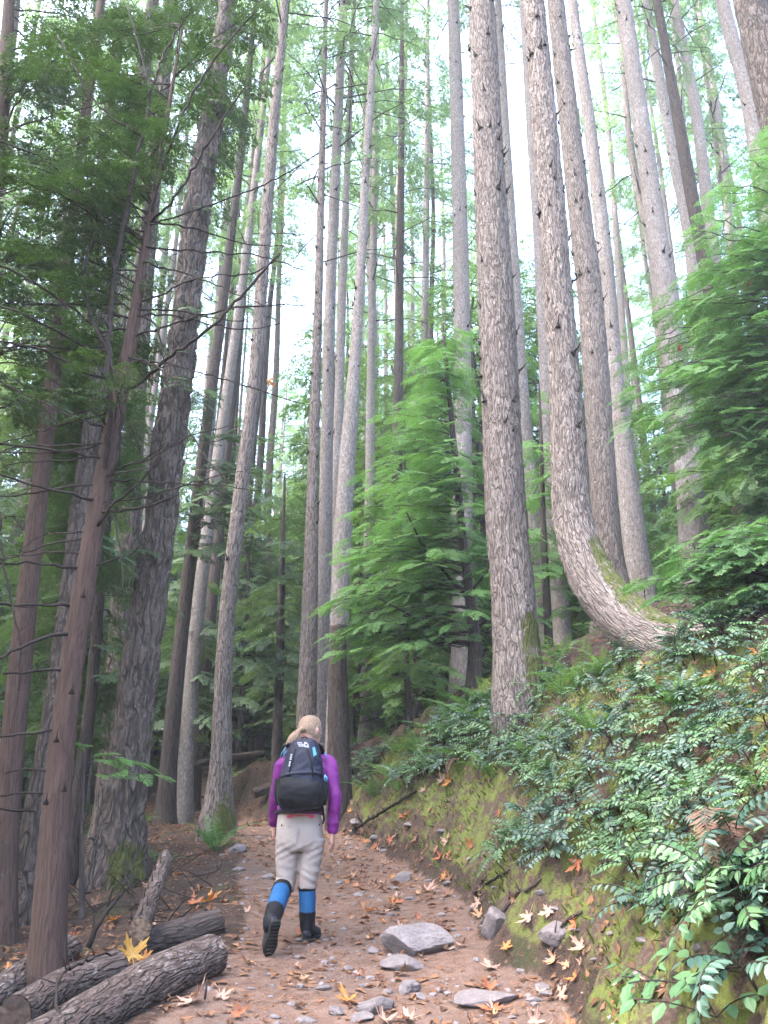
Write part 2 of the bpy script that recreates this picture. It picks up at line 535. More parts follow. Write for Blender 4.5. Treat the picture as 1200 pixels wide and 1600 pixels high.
def graded(a, b, step, lo, hi, grow=1.16):
    c = list(np.arange(a, b + 1e-6, step))
    s = step
    while c[-1] < hi:
        s = min(s * grow, 6.0); c.append(c[-1] + s)
    s = step; d = []
    x = a
    while x > lo:
        s = min(s * grow, 6.0); x -= s; d.append(x)
    return np.array(d[::-1] + c)


GX = graded(-3.6, 4.2, 0.036, -120, 120)
GYY = graded(0.6, 13.0, 0.036, -16, 175)
gx, gy = np.meshgrid(GX, GYY, indexing='ij')
gz = T(gx.ravel(), gy.ravel())
gV = np.stack([gx.ravel(), gy.ravel(), gz], 1)
nx, ny = len(GX), len(GYY)
ii, jj = np.meshgrid(np.arange(nx - 1), np.arange(ny - 1), indexing='ij')
gF = np.stack([ii * ny + jj, (ii + 1) * ny + jj, (ii + 1) * ny + jj + 1, ii * ny + jj + 1], -1).reshape(-1, 4)
X_, Y_ = gV[:, 0], gV[:, 1]
wobr = 0.16 * vnoise(X_ * 0 + 3.1, Y_ * 1.3, seed=5) + 0.07 * vnoise(X_ * 0, Y_ * 4.1, seed=6)
sr = X_ - (xr(Y_) + wobr)
sl = (xl(Y_) + 0.12 * vnoise(X_ * 0, Y_ * 1.7, seed=9)) - X_
a_trail = sstep(0.15, -0.3, sl) * sstep(0.12, -0.12, sr) * sstep(24, 17, Y_)
a_moss = sstep(0.02, 0.3, sr) * sstep(2.6, 1.0, sr) * sstep(17, 11, Y_)
fc = gF[:, 0]
zone = np.zeros(len(gF), int)
zone[(sl[fc] < 0) & (sr[fc] < 0.03) & (Y_[fc] < 24)] = 1
zone[(sr[fc] >= 0.03) & (Y_[fc] < 24) & (sr[fc] < 6)] = 2
du = np.gradient(gz.reshape(nx, ny), GX, axis=0); dv = np.gradient(gz.reshape(nx, ny), GYY, axis=1)
gN = np.stack([-du.ravel(), -dv.ravel(), np.ones(nx * ny)], 1); gN /= np.linalg.norm(gN, axis=1)[:, None]
for k, nm in enumerate(("forest_floor", "trail", "embankment")):
    F = gF[zone == k]
    used, inv = np.unique(F.ravel(), return_inverse=True)
    g = Geo()
    g.add(gV[used], inv.reshape(-1, 4), trail=a_trail[used], mossy=a_moss[used])
    gm = g.mesh(nm, [M['soil']], smooth=True)
    gm.normals_split_custom_set_from_vertices([tuple(v) for v in gN[used]])
    tag(part(nm, gm), kind='structure')

GZ = gz.reshape(nx, ny)


def T(x, y):
    """Height of the built ground mesh."""
    x = np.clip(np.asarray(x, float), GX[0], GX[-1] - 1e-6); y = np.clip(np.asarray(y, float), GYY[0], GYY[-1] - 1e-6)
    i = np.clip(np.searchsorted(GX, x, side='right') - 1, 0, nx - 2); j = np.clip(np.searchsorted(GYY, y, side='right') - 1, 0, ny - 2)
    u = (x - GX[i]) / (GX[i + 1] - GX[i]); v = (y - GYY[j]) / (GYY[j + 1] - GYY[j])
    return (GZ[i, j] * (1 - u) + GZ[i + 1, j] * u) * (1 - v) + (GZ[i, j + 1] * (1 - u) + GZ[i + 1, j + 1] * u) * v


# ------------------------------------------------------------------ trunks
def trunk_path(pts, Y, H, lean_up=0.5):
    """pts: (px, py, width px[, Y]) from low to high -> rows x, y, z, r running from the ground to height H above it."""
    rows = []
    for p in pts:
        q = at(p[0], p[1], p[3] if len(p) > 3 else Y)
        rows.append([*q, 0.5 * p[2] / FPX * zc(q)])
    rows = np.array(rows)
    b = rows[0]
    gz0 = Tz(b[0], b[1])
    if b[2] > gz0 + 0.05:
        d = rows[1, :3] - b[:3]; d = d / abs(d[2])
        n = b.copy(); dz = b[2] - gz0 + 0.25
        n[:3] -= d * dz * 0.9; n[2] = gz0 - 0.25; n[3] *= 1.04
        rows = np.vstack([n, rows])
    lo = rows[0].copy(); lo[2] -= 0.5
    rows = np.vstack([lo, rows])
    gz0 = Tz(rows[0, 0], rows[0, 1])
    t = rows[-1]; d = rows[-1, :3] - rows[-2, :3]; d /= np.linalg.norm(d)
    top = gz0 + H
    if t[2] < top - 1:
        d2 = d * (1 - lean_up) + np.array([0, 0, lean_up]); d2 /= d2[2]
        mid = t.copy(); mid[:3] += d2 * (top - t[2]) * 0.5; mid[3] = t[3] * 0.62
        e = t.copy(); e[:3] += d2 * (top - t[2]); e[3] = 0.025
        rows = np.vstack([rows, mid, e])
    return rows


def trunk_geo(rows, seg, ds, amp, freq, seed, flare=0.25, mossf=None, lumps=0.02):
    P = catmull(rows, ds)
    C, R = P[:, :3], np.maximum(P[:, 3], 0.008)
    L = np.concatenate([[0], np.cumsum(np.linalg.norm(np.diff(C, axis=0), axis=1))])
    zg = rows[0, 2] + 0.75
    Tn, A, B = frames(C)
    th = np.linspace(0, 2 * pi, seg, endpoint=False)
    k = len(C)
    ct, st = np.cos(th), np.sin(th)
    rm = R[:, None] * np.ones(seg)
    u = rm * ct; v = rm * st; ll = np.repeat(L[:, None], seg, 1)
    hgt = np.maximum(C[:, 2] - zg, 0)[:, None]
    but = np.exp(-hgt / 0.4)
    lob = 0.5 + 0.5 * np.cos(th * 5 + seed)[None, :] * vnoise(th[None, :] * 2, ll * 0.4, seed=seed)
    rr = rm * (1 + flare * but * (0.6 + 0.8 * lob))
    rr = rr * (1 + lumps * 2 * vnoise(u * 4, v * 4, ll * 0.8, seed=seed + 3))
    if amp > 0:
        q1 = vnoise(u * freq + 1.5 * vnoise(u * 5, v * 5, ll * 3, seed=seed + 9), v * freq, ll * freq * 0.22, seed=seed + 1)
        ridg = 1 - np.abs(q1) * 2
        q2 = vnoise(u * freq * 2.3, v * freq * 2.3, ll * freq * 0.7, seed=seed + 2)
        rr = rr + amp * (-np.clip(ridg, 0, 1) + 0.45 * q2)
    V = C[:, None, :] + rr[:, :, None] * (ct[None, :, None] * A[:, None, :] + st[None, :, None] * B[:, None, :])
    i, j = np.meshgrid(np.arange(k - 1), np.arange(seg), indexing='ij')
    F = np.stack([i * seg + j, i * seg + (j + 1) % seg, (i + 1) * seg + (j + 1) % seg, (i + 1) * seg + j], -1).reshape(-1, 4)
    V = V.reshape(-1, 3)
    sc = 1.0
    off = (seed % 37) * 1.7
    bk = np.stack([(u * sc).ravel() + off, (v * sc).ravel(), ll.ravel() + off], 1)
    at_ = dict(bk=bk)
    if mossf is not None:
        at_['moss'] = np.clip(mossf(V), 0, 1)
    g = Geo()
    V = np.vstack([V, C[-1:]]); at_ = {q: (np.vstack([a, a[-1:]]) if a.ndim > 1 else np.append(a, 0)) for q, a in at_.items()}
    g.add(V, F, [((k - 1) * seg + q, (k - 1) * seg + (q + 1) % seg, k * seg) for q in range(seg)], **at_)
    return g, P


def stub_mesh():
    g = Geo()
    tube(g, [(0, 0, -0.02), (0.012, 0, 0.0), (0.03, 0, 0.008)], [0.03, 0.02, 0.012], 7)
    tube(g, [(0.02, 0, 0.0), (0.05, 0.004, 0.03), (0.075, 0.0, 0.075)], [0.010, 0.007, 0.003], 5)
    return g.mesh("branch_stub", [M['twig']], True)


STUB = stub_mesh()
ANCH = {}                                                     # tree name -> (root object, path)


def make_tree(key, name, label, cat, bark, Y, pts, H=32, seg=20, ds=0.25, amp=0.0, freq=14, flare=0.42, mossf=None, stubs=0, group=None, lean_up=0.5, stub_r=(1.5, 15)):
    rows = trunk_path(pts, Y, H, lean_up)
    seed = sum(ord(c) * (i + 3) for i, c in enumerate(key))
    g, P = trunk_geo(rows, seg, ds, amp, freq, seed, flare, mossf)
    b = rows[0].copy(); b[2] = Tz(b[0], b[1])
    r = root(name, label, cat, b[:3], group)
    part("trunk", g.mesh(name + "_trunk", [M[bark]], True, offset=b[:3]), r)
    rng = np.random.default_rng(seed)
    zz = P[:, 2] - b[2]
    for k in range(stubs):
        h = rng.uniform(*stub_r)
        i = int(np.searchsorted(zz, h)); i = min(max(i, 1), len(P) - 2)
        a = rng.uniform(pi, 2 * pi) if rng.random() < 0.75 else rng.uniform(0, pi)
        d = np.array([cos(a), sin(a), 0])
        rad = P[i, 3]
        o = part("branch_stub", STUB, r)
        s = rng.uniform(0.75, 1.5)
        o.location = tuple(P[i, :3] - b[:3] + d * (rad * 0.98 - 0.012))
        o.rotation_euler = (rng.uniform(-.4, .4), rng.uniform(-.5, .3), a)
        o.scale = (s, s, s)
    ANCH[key] = (r, P, b[:3])
    return r


def moss_base(px, py, Y, side, r):
    c = at(px, py, Y)
    def f(V):
        d = np.linalg.norm((V - c) * np.array([1, 1, 0.62]), axis=1)
        return sstep(r, r * 0.35, d) * (1.0 if side == 0 else sstep(-0.12, 0.15, (V[:, 0] - c[0] + 0.12) * side))
    return f


def moss_line(pts, r):
    L = [at(*p) for p in pts]
    def f(V):
        d = np.full(len(V), 9.0)
        for a, b in zip(L[:-1], L[1:]):
            t = np.clip(((V - a) @ (b - a)) / np.dot(b - a, b - a), 0, 1)
            d = np.minimum(d, np.linalg.norm(V - a - t[:, None] * (b - a), axis=1))
        return 1.15 * sstep(r, r * 0.45, d)
    return f


big = dict(seg=80, ds=0.04)
make_tree('R1', "fir_tree", "tall straight fir with plated grey bark and a mossy foot on top of the bank", "tree", 'bark_fir', 9.5,
          [(812, 1092, 88), (806, 1000, 74), (799, 900, 67), (790, 800, 63), (776, 500, 57), (766, 300, 49), (752, 0, 41)], 34, amp=0.012, freq=24, stubs=46, mossf=moss_line([(858, 1090, 9.2), (845, 1040, 9.25), (838, 980, 9.3)], 0.30), stub_r=(3, 13), flare=0.08, **big)
make_tree('R2', "fir_tree", "fir whose mossy foot sweeps out sideways before the trunk curves upright", "tree", 'bark_fir', 8.8,
          [(1100, 1035, 98, 7.8), (1022, 1002, 88, 8.1), (965, 955, 80, 8.4), (920, 892, 72, 8.65), (895, 810, 62), (889, 720, 56), (885, 640, 52), (880, 560, 50), (873, 480, 47), (860, 300, 42), (834, 0, 33)], 33, amp=0.014, freq=22, stubs=34, mossf=moss_line([(1060, 965, 7.9), (1010, 945, 8.0), (975, 900, 8.2), (948, 852, 8.5)], 0.30), flare=0.0, stub_r=(2.6, 13), **big)
make_tree('R3', "fir_tree", "straight reddish grey fir right behind the curved trunk", "tree", 'bark_fir', 12.5,
          [(957, 925, 52), (945, 800, 44), (925, 500, 40), (902, 300, 35), (868, 0, 26)], 34, seg=48, ds=0.07, amp=0.012, freq=16, stubs=36, stub_r=(4, 17))
make_tree('R4', "fir_tree", "slimmer grey fir leaning just right of the reddish fir behind the curved trunk", "tree", 'bark_pole', 14.0,
          [(1003, 945, 44), (985, 790, 35), (963, 600, 25), (946, 400, 22), (922, 200, 19), (894, 0, 15)], 33, seg=36, ds=0.09, amp=0.006, freq=16, stubs=30, stub_r=(4, 18))
make_tree('R5', "fir_tree", "tall fir whose lower trunk vanishes behind the bright hemlock boughs on the bank", "tree", 'bark_pole', 13.0,
          [(1088, 870, 48), (1072, 700, 40), (1045, 500, 36), (1017, 300, 29), (974, 0, 23)], 34, seg=40, ds=0.08, amp=0.009, freq=15, stubs=26, stub_r=(6, 18))
make_tree('R6', "fir_tree", "pale mottled fir emerging above the hemlock boughs, left of the whitest trunk", "tree", 'bark_pole', 18.0,
          [(1098, 640, 26), (1080, 390, 20), (1052, 240, 17), (1008, 0, 14)], 34, seg=24, ds=0.15, stubs=12, stub_r=(10, 22))
make_tree('R7', "fir_tree", "whitest slim trunk rising above the hemlock boughs on the upper slope", "tree", 'bark_pole', 18.0,
          [(1125, 520, 20), (1091, 200, 17), (1053, 0, 13)], 33, seg=22, ds=0.15)
make_tree('R8', "fir_tree", "thin reddish pole between the whitest trunk and the paired trunks in the upper corner", "tree", 'bark_pole', 22.0,
          [(1145, 420, 13), (1128, 220, 10), (1090, 0, 8)], 34, seg=16, ds=0.25)
make_tree('R9', "fir_tree", "grey trunk standing against the broad dark trunk in the upper corner", "tree", 'bark_pole', 14.0,
          [(1225, 520, 34), (1172, 170, 24), (1128, 0, 20)], 34, seg=30, ds=0.1, amp=0.006, stubs=14, stub_r=(8, 18))
make_tree('R10', "fir_tree", "broad dark-barked fir in the upper corner above the hemlock boughs", "tree", 'bark_old', 11.5,
          [(1330, 700, 70), (1225, 230, 55), (1172, 0, 48)], 36, seg=44, ds=0.08, amp=0.018, freq=12)
make_tree('R12', "fir_tree", "thread-thin distant trunk in the bright sky gap beside the slim grey fir", "tree", 'bark_pole', 27.0,
          [(985, 700, 14), (965, 400, 10), (950, 200, 8), (925, 0, 5)], 36, seg=12, ds=0.3)
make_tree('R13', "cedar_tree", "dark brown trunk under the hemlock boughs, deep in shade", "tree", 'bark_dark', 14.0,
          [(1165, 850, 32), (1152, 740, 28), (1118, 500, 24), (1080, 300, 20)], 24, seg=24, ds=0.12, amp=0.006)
make_tree('R14', "fir_tree", "slim trunk half hidden behind the tall straight plated fir", "tree", 'bark_pole', 17.0,
          [(835, 800, 22), (816, 600, 18), (803, 400, 15), (790, 200, 13), (778, 0, 11)], 33, seg=18, ds=0.2)
make_tree('R15', "fir_tree", "slim trunk half hidden along the curved fir", "tree", 'bark_pole', 16.0,
          [(872, 900, 26), (855, 640, 20), (843, 400, 17), (830, 200, 15), (818, 0, 13)], 33, seg=18, ds=0.2)
make_tree('C8', "fir_tree", "grey trunk rising out of the top of the bright young hemlock", "tree", 'bark_pole', 16.0,
          [(722, 1130, 40), (723, 900, 33), (722, 530, 27), (716, 250, 23), (708, 0, 18)], 35, seg=28, ds=0.12, amp=0.006, stubs=18, stub_r=(8, 22))
make_tree('C7', "fir_tree", "pale thin trunk between the young hemlock's tip and the dark thin trunk", "tree", 'bark_pole', 22.0,
          [(648, 1100, 18), (656, 800, 14), (663, 530, 12), (667, 260, 9), (668, 0, 6)], 34, seg=16, ds=0.25)
make_tree('C6', "fir_tree", "thin dark grey trunk with green crown just left of the young hemlock's tip", "tree", 'bark_dark', 19.0,
          [(615, 1185, 22), (619, 860, 17), (624, 480, 13), (627, 220, 10), (628, 0, 6)], 31, seg=18, ds=0.2)
make_tree('C5', "fir_tree", "slender grey trunk right of the crowded clump beside the trail", "tree", 'bark_pole', 20.0,
          [(571, 1170, 19), (577, 800, 15), (581, 480, 12), (586, 250, 9), (590, 0, 6)], 30, seg=16, ds=0.2)
make_tree('C4', "fir_tree", "trunk of the clump ahead that leans right, with a dark wet foot behind the walker", "tree", 'bark_pole', 14.5,
          [(524, 1215, 36), (528, 1050, 32), (533, 880, 30), (543, 720, 26), (560, 480, 16), (574, 220, 13), (588, 0, 9)], 30, seg=36, ds=0.09, amp=0.006, stubs=20, stub_r=(6, 18))
make_tree('C4b', "dead_snag", "dark brown dead snag standing against the clump right behind the walker's head", "snag", 'bark_dark', 13.6,
          [(530, 1222, 40), (529, 1120, 34), (528, 1040, 31), (529, 978, 28)], 0, seg=32, ds=0.06, amp=0.012, freq=14, flare=0.15)
make_tree('C3', "fir_tree", "pale banded trunk of the clump ahead, second from its leaning right edge", "tree", 'bark_pole', 16.5,
          [(516, 1180, 24), (524, 850, 17), (534, 480, 13), (543, 250, 10), (553, 0, 7)], 31, seg=18, ds=0.15, stubs=14, stub_r=(6, 20))
make_tree('C2', "fir_tree", "thickest straight trunk in the middle of the clump ahead of the walker", "tree", 'bark_pole', 15.5,
          [(503, 1170, 31), (508, 850, 22), (515, 500, 18), (525, 250, 16), (537, 0, 12)], 33, seg=28, ds=0.1, amp=0.005, stubs=24, stub_r=(6, 20))
make_tree('C1', "fir_tree", "reddish trunk on the left flank of the clump ahead of the walker", "tree", 'bark_fir', 15.0,
          [(477, 1190, 34), (484, 950, 26), (489, 750, 19), (497, 480, 14), (503, 250, 11), (508, 60, 8)], 27, seg=28, ds=0.1, amp=0.006, stubs=24, stub_r=(5, 18))
make_tree('L6', "fir_tree", "grey fir leaning right at the left edge of the trail behind a green fern", "tree", 'bark_fir', 12.8,
          [(338, 1310, 44), (345, 1200, 34), (352, 1000, 26), (372, 800, 23), (397, 600, 21), (412, 400, 19), (427, 200, 17), (445, 0, 13)], 33, seg=40, ds=0.08, amp=0.008, freq=16, mossf=moss_base(358, 1285, 12.6, 0, 0.42), stubs=10, stub_r=(4, 15))
make_tree('L5', "fir_tree", "massive old fir with deeply furrowed bark and a mossy flared foot", "tree", 'bark_old', 10.0,
          [(178, 1395, 104), (190, 1290, 74), (202, 1180, 63), (213, 1080, 60), (240, 900, 54), (264, 700, 53), (290, 500, 46), (312, 300, 44), (330, 190, 38), (356, 0, 30)], 35, amp=0.048, freq=9, mossf=moss_base(205, 1375, 9.7, 0, 0.5), flare=0.12, **big)
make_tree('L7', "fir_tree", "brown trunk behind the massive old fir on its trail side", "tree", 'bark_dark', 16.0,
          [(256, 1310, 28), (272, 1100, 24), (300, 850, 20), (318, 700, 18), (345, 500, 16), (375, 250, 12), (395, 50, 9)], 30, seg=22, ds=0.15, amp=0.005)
make_tree('L8', "fir_tree", "greyer of the two slim trunks between the massive fir and the leaning fir", "tree", 'bark_pole', 18.0,
          [(284, 1285, 26), (305, 1000, 22), (326, 820, 19), (350, 650, 17), (382, 420, 13), (402, 250, 11), (425, 40, 8)], 31, seg=20, ds=0.15)
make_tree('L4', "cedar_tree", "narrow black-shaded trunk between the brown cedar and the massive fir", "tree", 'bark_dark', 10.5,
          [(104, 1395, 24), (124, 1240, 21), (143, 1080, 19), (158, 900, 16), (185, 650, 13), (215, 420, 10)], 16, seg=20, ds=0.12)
make_tree('L3', "fir_tree", "rough grey-ridged trunk close behind the brown cedar", "tree", 'bark_old', 8.6,
          [(38, 1425, 50), (62, 1250, 40), (88, 1100, 36), (112, 900, 33), (140, 700, 30), (172, 450, 26), (205, 250, 22), (240, 0, 18)], 28, seg=44, ds=0.07, amp=0.014, freq=15)
make_tree('L2', "cedar_tree", "reddish brown trunk at the very edge, leaning behind bare side twigs", "tree", 'bark_cedar', 8.0,
          [(2, 1430, 38), (17, 1200, 36), (36, 1000, 34), (58, 800, 28), (88, 550, 22), (120, 300, 18), (150, 60, 14)], 22, seg=30, ds=0.1, amp=0.004, freq=20)
make_tree('L9', "fir_tree", "grey trunk standing high behind the forked stems of the cedar", "tree", 'bark_old', 14.0,
          [(195, 900, 36), (217, 560, 30), (238, 300, 26), (262, 60, 21)], 33, seg=24, ds=0.12, amp=0.006)
make_tree('L10', "fir_tree", "dark trunk crossing the leafy upper corner above the cedar boughs", "tree", 'bark_dark', 15.0,
          [(110, 800, 24), (140, 480, 21), (165, 220, 18), (195, 0, 15)], 32, seg=18, ds=0.2)
make_tree('L11', "fir_tree", "dark slim trunk in the leafy upper corner nearest the frame edge", "tree", 'bark_dark', 17.0,
          [(-20, 500, 20), (5, 200, 17), (25, 0, 14)], 33, seg=16, ds=0.25)
make_tree('L12', "fir_tree", "far dark trunk leaning between the cedar's leafy top and the leaning grey fir", "tree", 'bark_dark', 20.0,
          [(335, 900, 18), (372, 520, 14), (398, 250, 11), (415, 60, 8)], 31, seg=14, ds=0.25)

# the near cedar with its forked stems and bare side branches
make_tree('CED', "cedar_tree", "forked brown cedar nearest the camera with bare twigs reaching over the trail", "tree", 'bark_cedar', 6.0,
          [(74, 1490, 54), (84, 1330, 48), (95, 1180, 40), (118, 1000, 36), (143, 850, 32), (163, 740, 30), (190, 600, 25), (206, 520, 20), (222, 420, 14), (238, 320, 10), (262, 180, 7), (285, 40, 5)], 9.5, seg=40, ds=0.05, amp=0.004, freq=34, flare=0.18)
ced_r, ced_P, ced_b = ANCH['CED']


def px_branch(parent, base_loc, pts, bark='twig', seg=7, name="branch", ds=0.06, jit=0.006):
    """A bare branch through pixels (px, py, width px, Y)."""
    rows = []
    for p in pts:
        q = at(p[0], p[1], p[3]); rows.append([*q, 0.5 * p[2] / FPX * zc(q)])
    P = catmull(rows, ds)
    rng = np.random.default_rng(int(abs(pts[0][0] * 7 + pts[0][1])))
    P[1:-1, :3] += rng.normal(0, jit, (len(P) - 2, 3))
    g = Geo(); tube(g, P[:, :3], P[:, 3], seg)
    for k in range(1, len(P) // 3):                            # short side spurs
        i = 3 * k
        if i < len(P) - 2 and rng.random() < 0.5:
            d = rng.normal(0, 1, 3); d[2] = abs(d[2]) * 0.5; d /= np.linalg.norm(d)
            L = rng.uniform(0.03, 0.16)
            e = P[i, :3] + d * L
            tube(g, [P[i, :3], 0.5 * (P[i, :3] + e) + rng.normal(0, 0.008, 3), e], [P[i, 3] * 0.5, P[i, 3] * 0.4, 0.001], 4)
    return part(name, g.mesh(name, [M[bark]], True, offset=base_loc), parent)


CB = [
    [(160, 745, 11, 5.95), (172, 660, 11, 5.85), (169, 560, 11, 5.8), (176, 450, 10, 5.8), (196, 340, 9, 5.75), (222, 215, 7, 5.7), (250, 100, 5, 5.65), (300, 10, 3, 5.6)],
    [(176, 742, 9, 5.9), (190, 660, 8, 5.85), (172, 560, 8, 5.8), (140, 490, 7, 5.8), (133, 420, 7, 5.8), (152, 340, 5, 5.75), (130, 250, 3, 5.7)],
    [(190, 612, 8, 6.0), (222, 595, 7, 5.93), (262, 560, 7, 5.8), (330, 510, 6, 5.6), (398, 440, 6, 5.5), (437, 396, 3, 5.45)],
    [(212, 525, 5, 5.95), (290, 500, 4, 5.8), (370, 480, 4, 5.7), (480, 478, 2, 5.6)],
    [(215, 565, 4, 5.95), (270, 570, 3, 5.8), (340, 590, 3, 5.7), (470, 630, 2, 5.6)],
    [(152, 822, 8, 5.95), (172, 795, 6, 5.85), (215, 755, 5, 5.75), (245, 720, 5, 5.7), (262, 690, 3, 5.7)],
    [(160, 800, 6, 5.95), (220, 795, 5, 5.8), (280, 772, 3, 5.7)],
    [(150, 782, 7, 5.95), (110, 772, 6, 5.8), (55, 758, 5, 5.7), (-20, 735, 4, 5.6)],
    [(160, 755, 5, 5.95), (95, 762, 5, 5.9), (40, 772, 4, 5.8), (-20, 775, 3, 5.7)],
    [(160, 717, 6, 5.95), (110, 706, 6, 5.8), (50, 700, 5, 5.7), (-20, 690, 5, 5.6)],
    [(168, 692, 4, 5.95), (110, 704, 4, 6.0), (60, 708, 3, 6.0), (-20, 706, 3, 6.0)],
    [(165, 590, 6, 5.95), (125, 578, 6, 5.8), (60, 545, 5, 5.6), (-20, 530, 4, 5.5)],
    [(165, 560, 6, 5.9), (120, 535, 6, 5.8), (55, 500, 5, 5.6), (-20, 468, 4, 5.5)],
    [(160, 520, 5, 5.9), (110, 480, 5, 5.8), (50, 440, 5, 5.6), (-20, 405, 4, 5.5)],
    [(175, 540, 4, 5.9), (115, 545, 4, 5.9), (50, 540, 4, 5.8), (-20, 545, 3, 5.8)],
    [(195, 475, 4, 5.9), (120, 476, 5, 5.9), (40, 475, 4, 5.8)],
    [(122, 888, 6, 5.95), (80, 884, 6, 5.8), (40, 879, 5, 5.7), (-20, 880, 5, 5.6)],
    [(108, 947, 6, 5.95), (70, 945, 6, 5.8), (-20, 944, 5, 5.6)],
    [(108, 990, 8, 5.95), (75, 993, 7, 5.8), (35, 1010, 7, 5.6), (-10, 1032, 6, 5.5)],
    [(98, 1047, 6, 5.95), (60, 1048, 6, 5.85), (5, 1052, 5, 5.7)],
    [(82, 1141, 6, 5.95), (45, 1146, 5, 5.8), (-10, 1153, 4, 5.6)],
    [(75, 1205, 4, 5.95), (40, 1204, 4, 5.9), (8, 1208, 3, 5.8)],
    [(70, 1240, 4, 5.95), (40, 1241, 4, 5.9), (-10, 1243, 4, 5.8)],
    [(55, 1268, 4, 6.3), (30, 1265, 4, 6.2), (-10, 1266, 4, 6.0)],
    [(238, 330, 6, 5.9), (262, 240, 5, 5.8), (300, 150, 5, 5.7), (345, 80, 4, 5.6), (398, 20, 3, 5.5)],
    [(238, 345, 6, 5.98), (266, 318, 5, 5.85), (310, 250, 5, 5.8), (352, 180, 4, 5.7), (388, 130, 2, 5.6)],
    [(216, 474, 5, 5.98), (240, 465, 4, 5.9), (310, 435, 3, 5.8), (400, 425, 3, 5.7), (440, 395, 2, 5.6)],
    [(234, 352, 4, 5.98), (330, 320, 3, 5.8), (420, 285, 3, 5.7), (470, 258, 2, 5.6)],
    [(240, 165, 4, 5.8), (222, 90, 4, 5.8), (200, 10, 4, 5.8)],
    [(225, 215, 4, 5.8), (150, 160, 4, 5.8), (90, 55, 4, 5.8)],
    [(182, 420, 4, 5.8), (120, 300, 4, 5.7), (70, 250, 4, 5.7), (-10, 215, 4, 5.6)],
    [(212, 492, 5, 5.98), (246, 512, 4, 5.85), (262, 600, 3, 5.8), (300, 680, 3, 5.75), (350, 750, 2, 5.7)],
    [(178, 805, 3, 5.9), (190, 870, 3, 5.85), (192, 930, 2, 5.8)],
    [(0, 800, 5, 5.6), (4, 870, 5, 5.6), (32, 1010, 4, 5.6), (30, 1080, 3, 5.6)],
]
for b_ in CB:
    px_branch(ced_r, ced_b, [(q[0], q[1], q[2] * 0.78, q[3]) for q in b_])
twr = np.random.default_rng(91)
for k in range(22):                                            # long bare twigs criss-crossing around the stems
    py = twr.uniform(330, 900); px = np.interp(py, [320, 420, 520, 600, 740, 850, 1000], [238, 222, 206, 190, 163, 143, 118])
    sd = -1 if twr.random() < 0.55 else 1
    L_ = twr.uniform(90, 260); el = twr.uniform(-0.35, 0.55)
    y1 = 5.95 + twr.uniform(-.5, .6)
    px_branch(ced_r, ced_b, [(px, py, 3.4, 5.97), (px + sd * L_ * .35, py - el * L_ * .28, 2.8, .6 * 5.97 + .4 * y1), (px + sd * L_ * .7, py - el * L_ * .7 + twr.uniform(-12, 12), 2.0, y1), (px + sd * L_, py - el * L_ + twr.uniform(-14, 14), 1.2, y1)])
for (px, py) in ((112, 1080), (100, 1232), (72, 1252), (130, 930), (88, 1155)):
    o = part("branch_stub", STUB, ced_r)
    q = at(px, py, 5.86); o.location = tuple(q - ced_b); o.rotation_euler = (0, 0, radians(-70)); o.scale = (0.75,) * 3

# ------------------------------------------------------------------ conifer foliage
def spray_proto(rng, n_twig=14, leaf=0.09, lw=0.34, npl=5, width=0.42, droop=0.22, ang=48):
    Q = []
    for i in range(n_twig):
        for side in (-1, 1):
            t = (i + 0.5 + rng.uniform(-.3, .3)) / n_twig
            L = width * (1 - t) ** 0.75 * rng.uniform(0.7, 1.1) * min(1, t / 0.12 + 0.35) + 0.05
            a = side * radians(ang + rng.uniform(-12, 12))
            d = np.array([cos(a), sin(a), rng.uniform(-.16, .1)])
            m = max(2, int(round(npl * L / width)) + 1)
            for j in range(m):
                u = (j + rng.random()) / m * L
                p = np.array([t, 0, 0]) + d * u
                for s2 in (-1, 1):
                    la = a + s2 * radians(rng.uniform(28, 62))
                    l = leaf * rng.uniform(0.65, 1.15)
                    e = np.array([cos(la), sin(la), rng.uniform(-.45, .2)])
                    pp = np.array([-sin(la), cos(la), rng.uniform(-.5, .5)]) * l * lw * 0.5
                    Q.append([p, p + e * l * 0.45 + pp, p + e * l, p + e * l * 0.45 - pp])
            p = np.array([t, 0, 0]) + d * L
            l = leaf
            pp = np.array([-sin(a), cos(a), 0]) * l * lw * 0.5
            Q.append([p - d * l * .4, p + pp, p + d * l * 0.6, p - pp])
    Q = np.array(Q)
    x, y = Q[..., 0], Q[..., 1]
    Q[..., 2] -= droop * x ** 2 + 0.6 * droop * np.abs(y) ** 1.5
    return Q


prng = np.random.default_rng(4)
SPR_FINE = [spray_proto(prng, 17, 0.075, 0.36, 6, 0.42) for _ in range(4)]
SPR_MID = [spray_proto(prng, 13, 0.10, 0.36, 5, 0.44) for _ in range(4)]
SPR_FAR = [spray_proto(prng, 10, 0.125, 0.34, 4, 0.46) for _ in range(4)]
SPR_FAN = [spray_proto(prng, 14, 0.085, 0.42, 6, 0.5, 0.35, 40) for _ in range(4)]


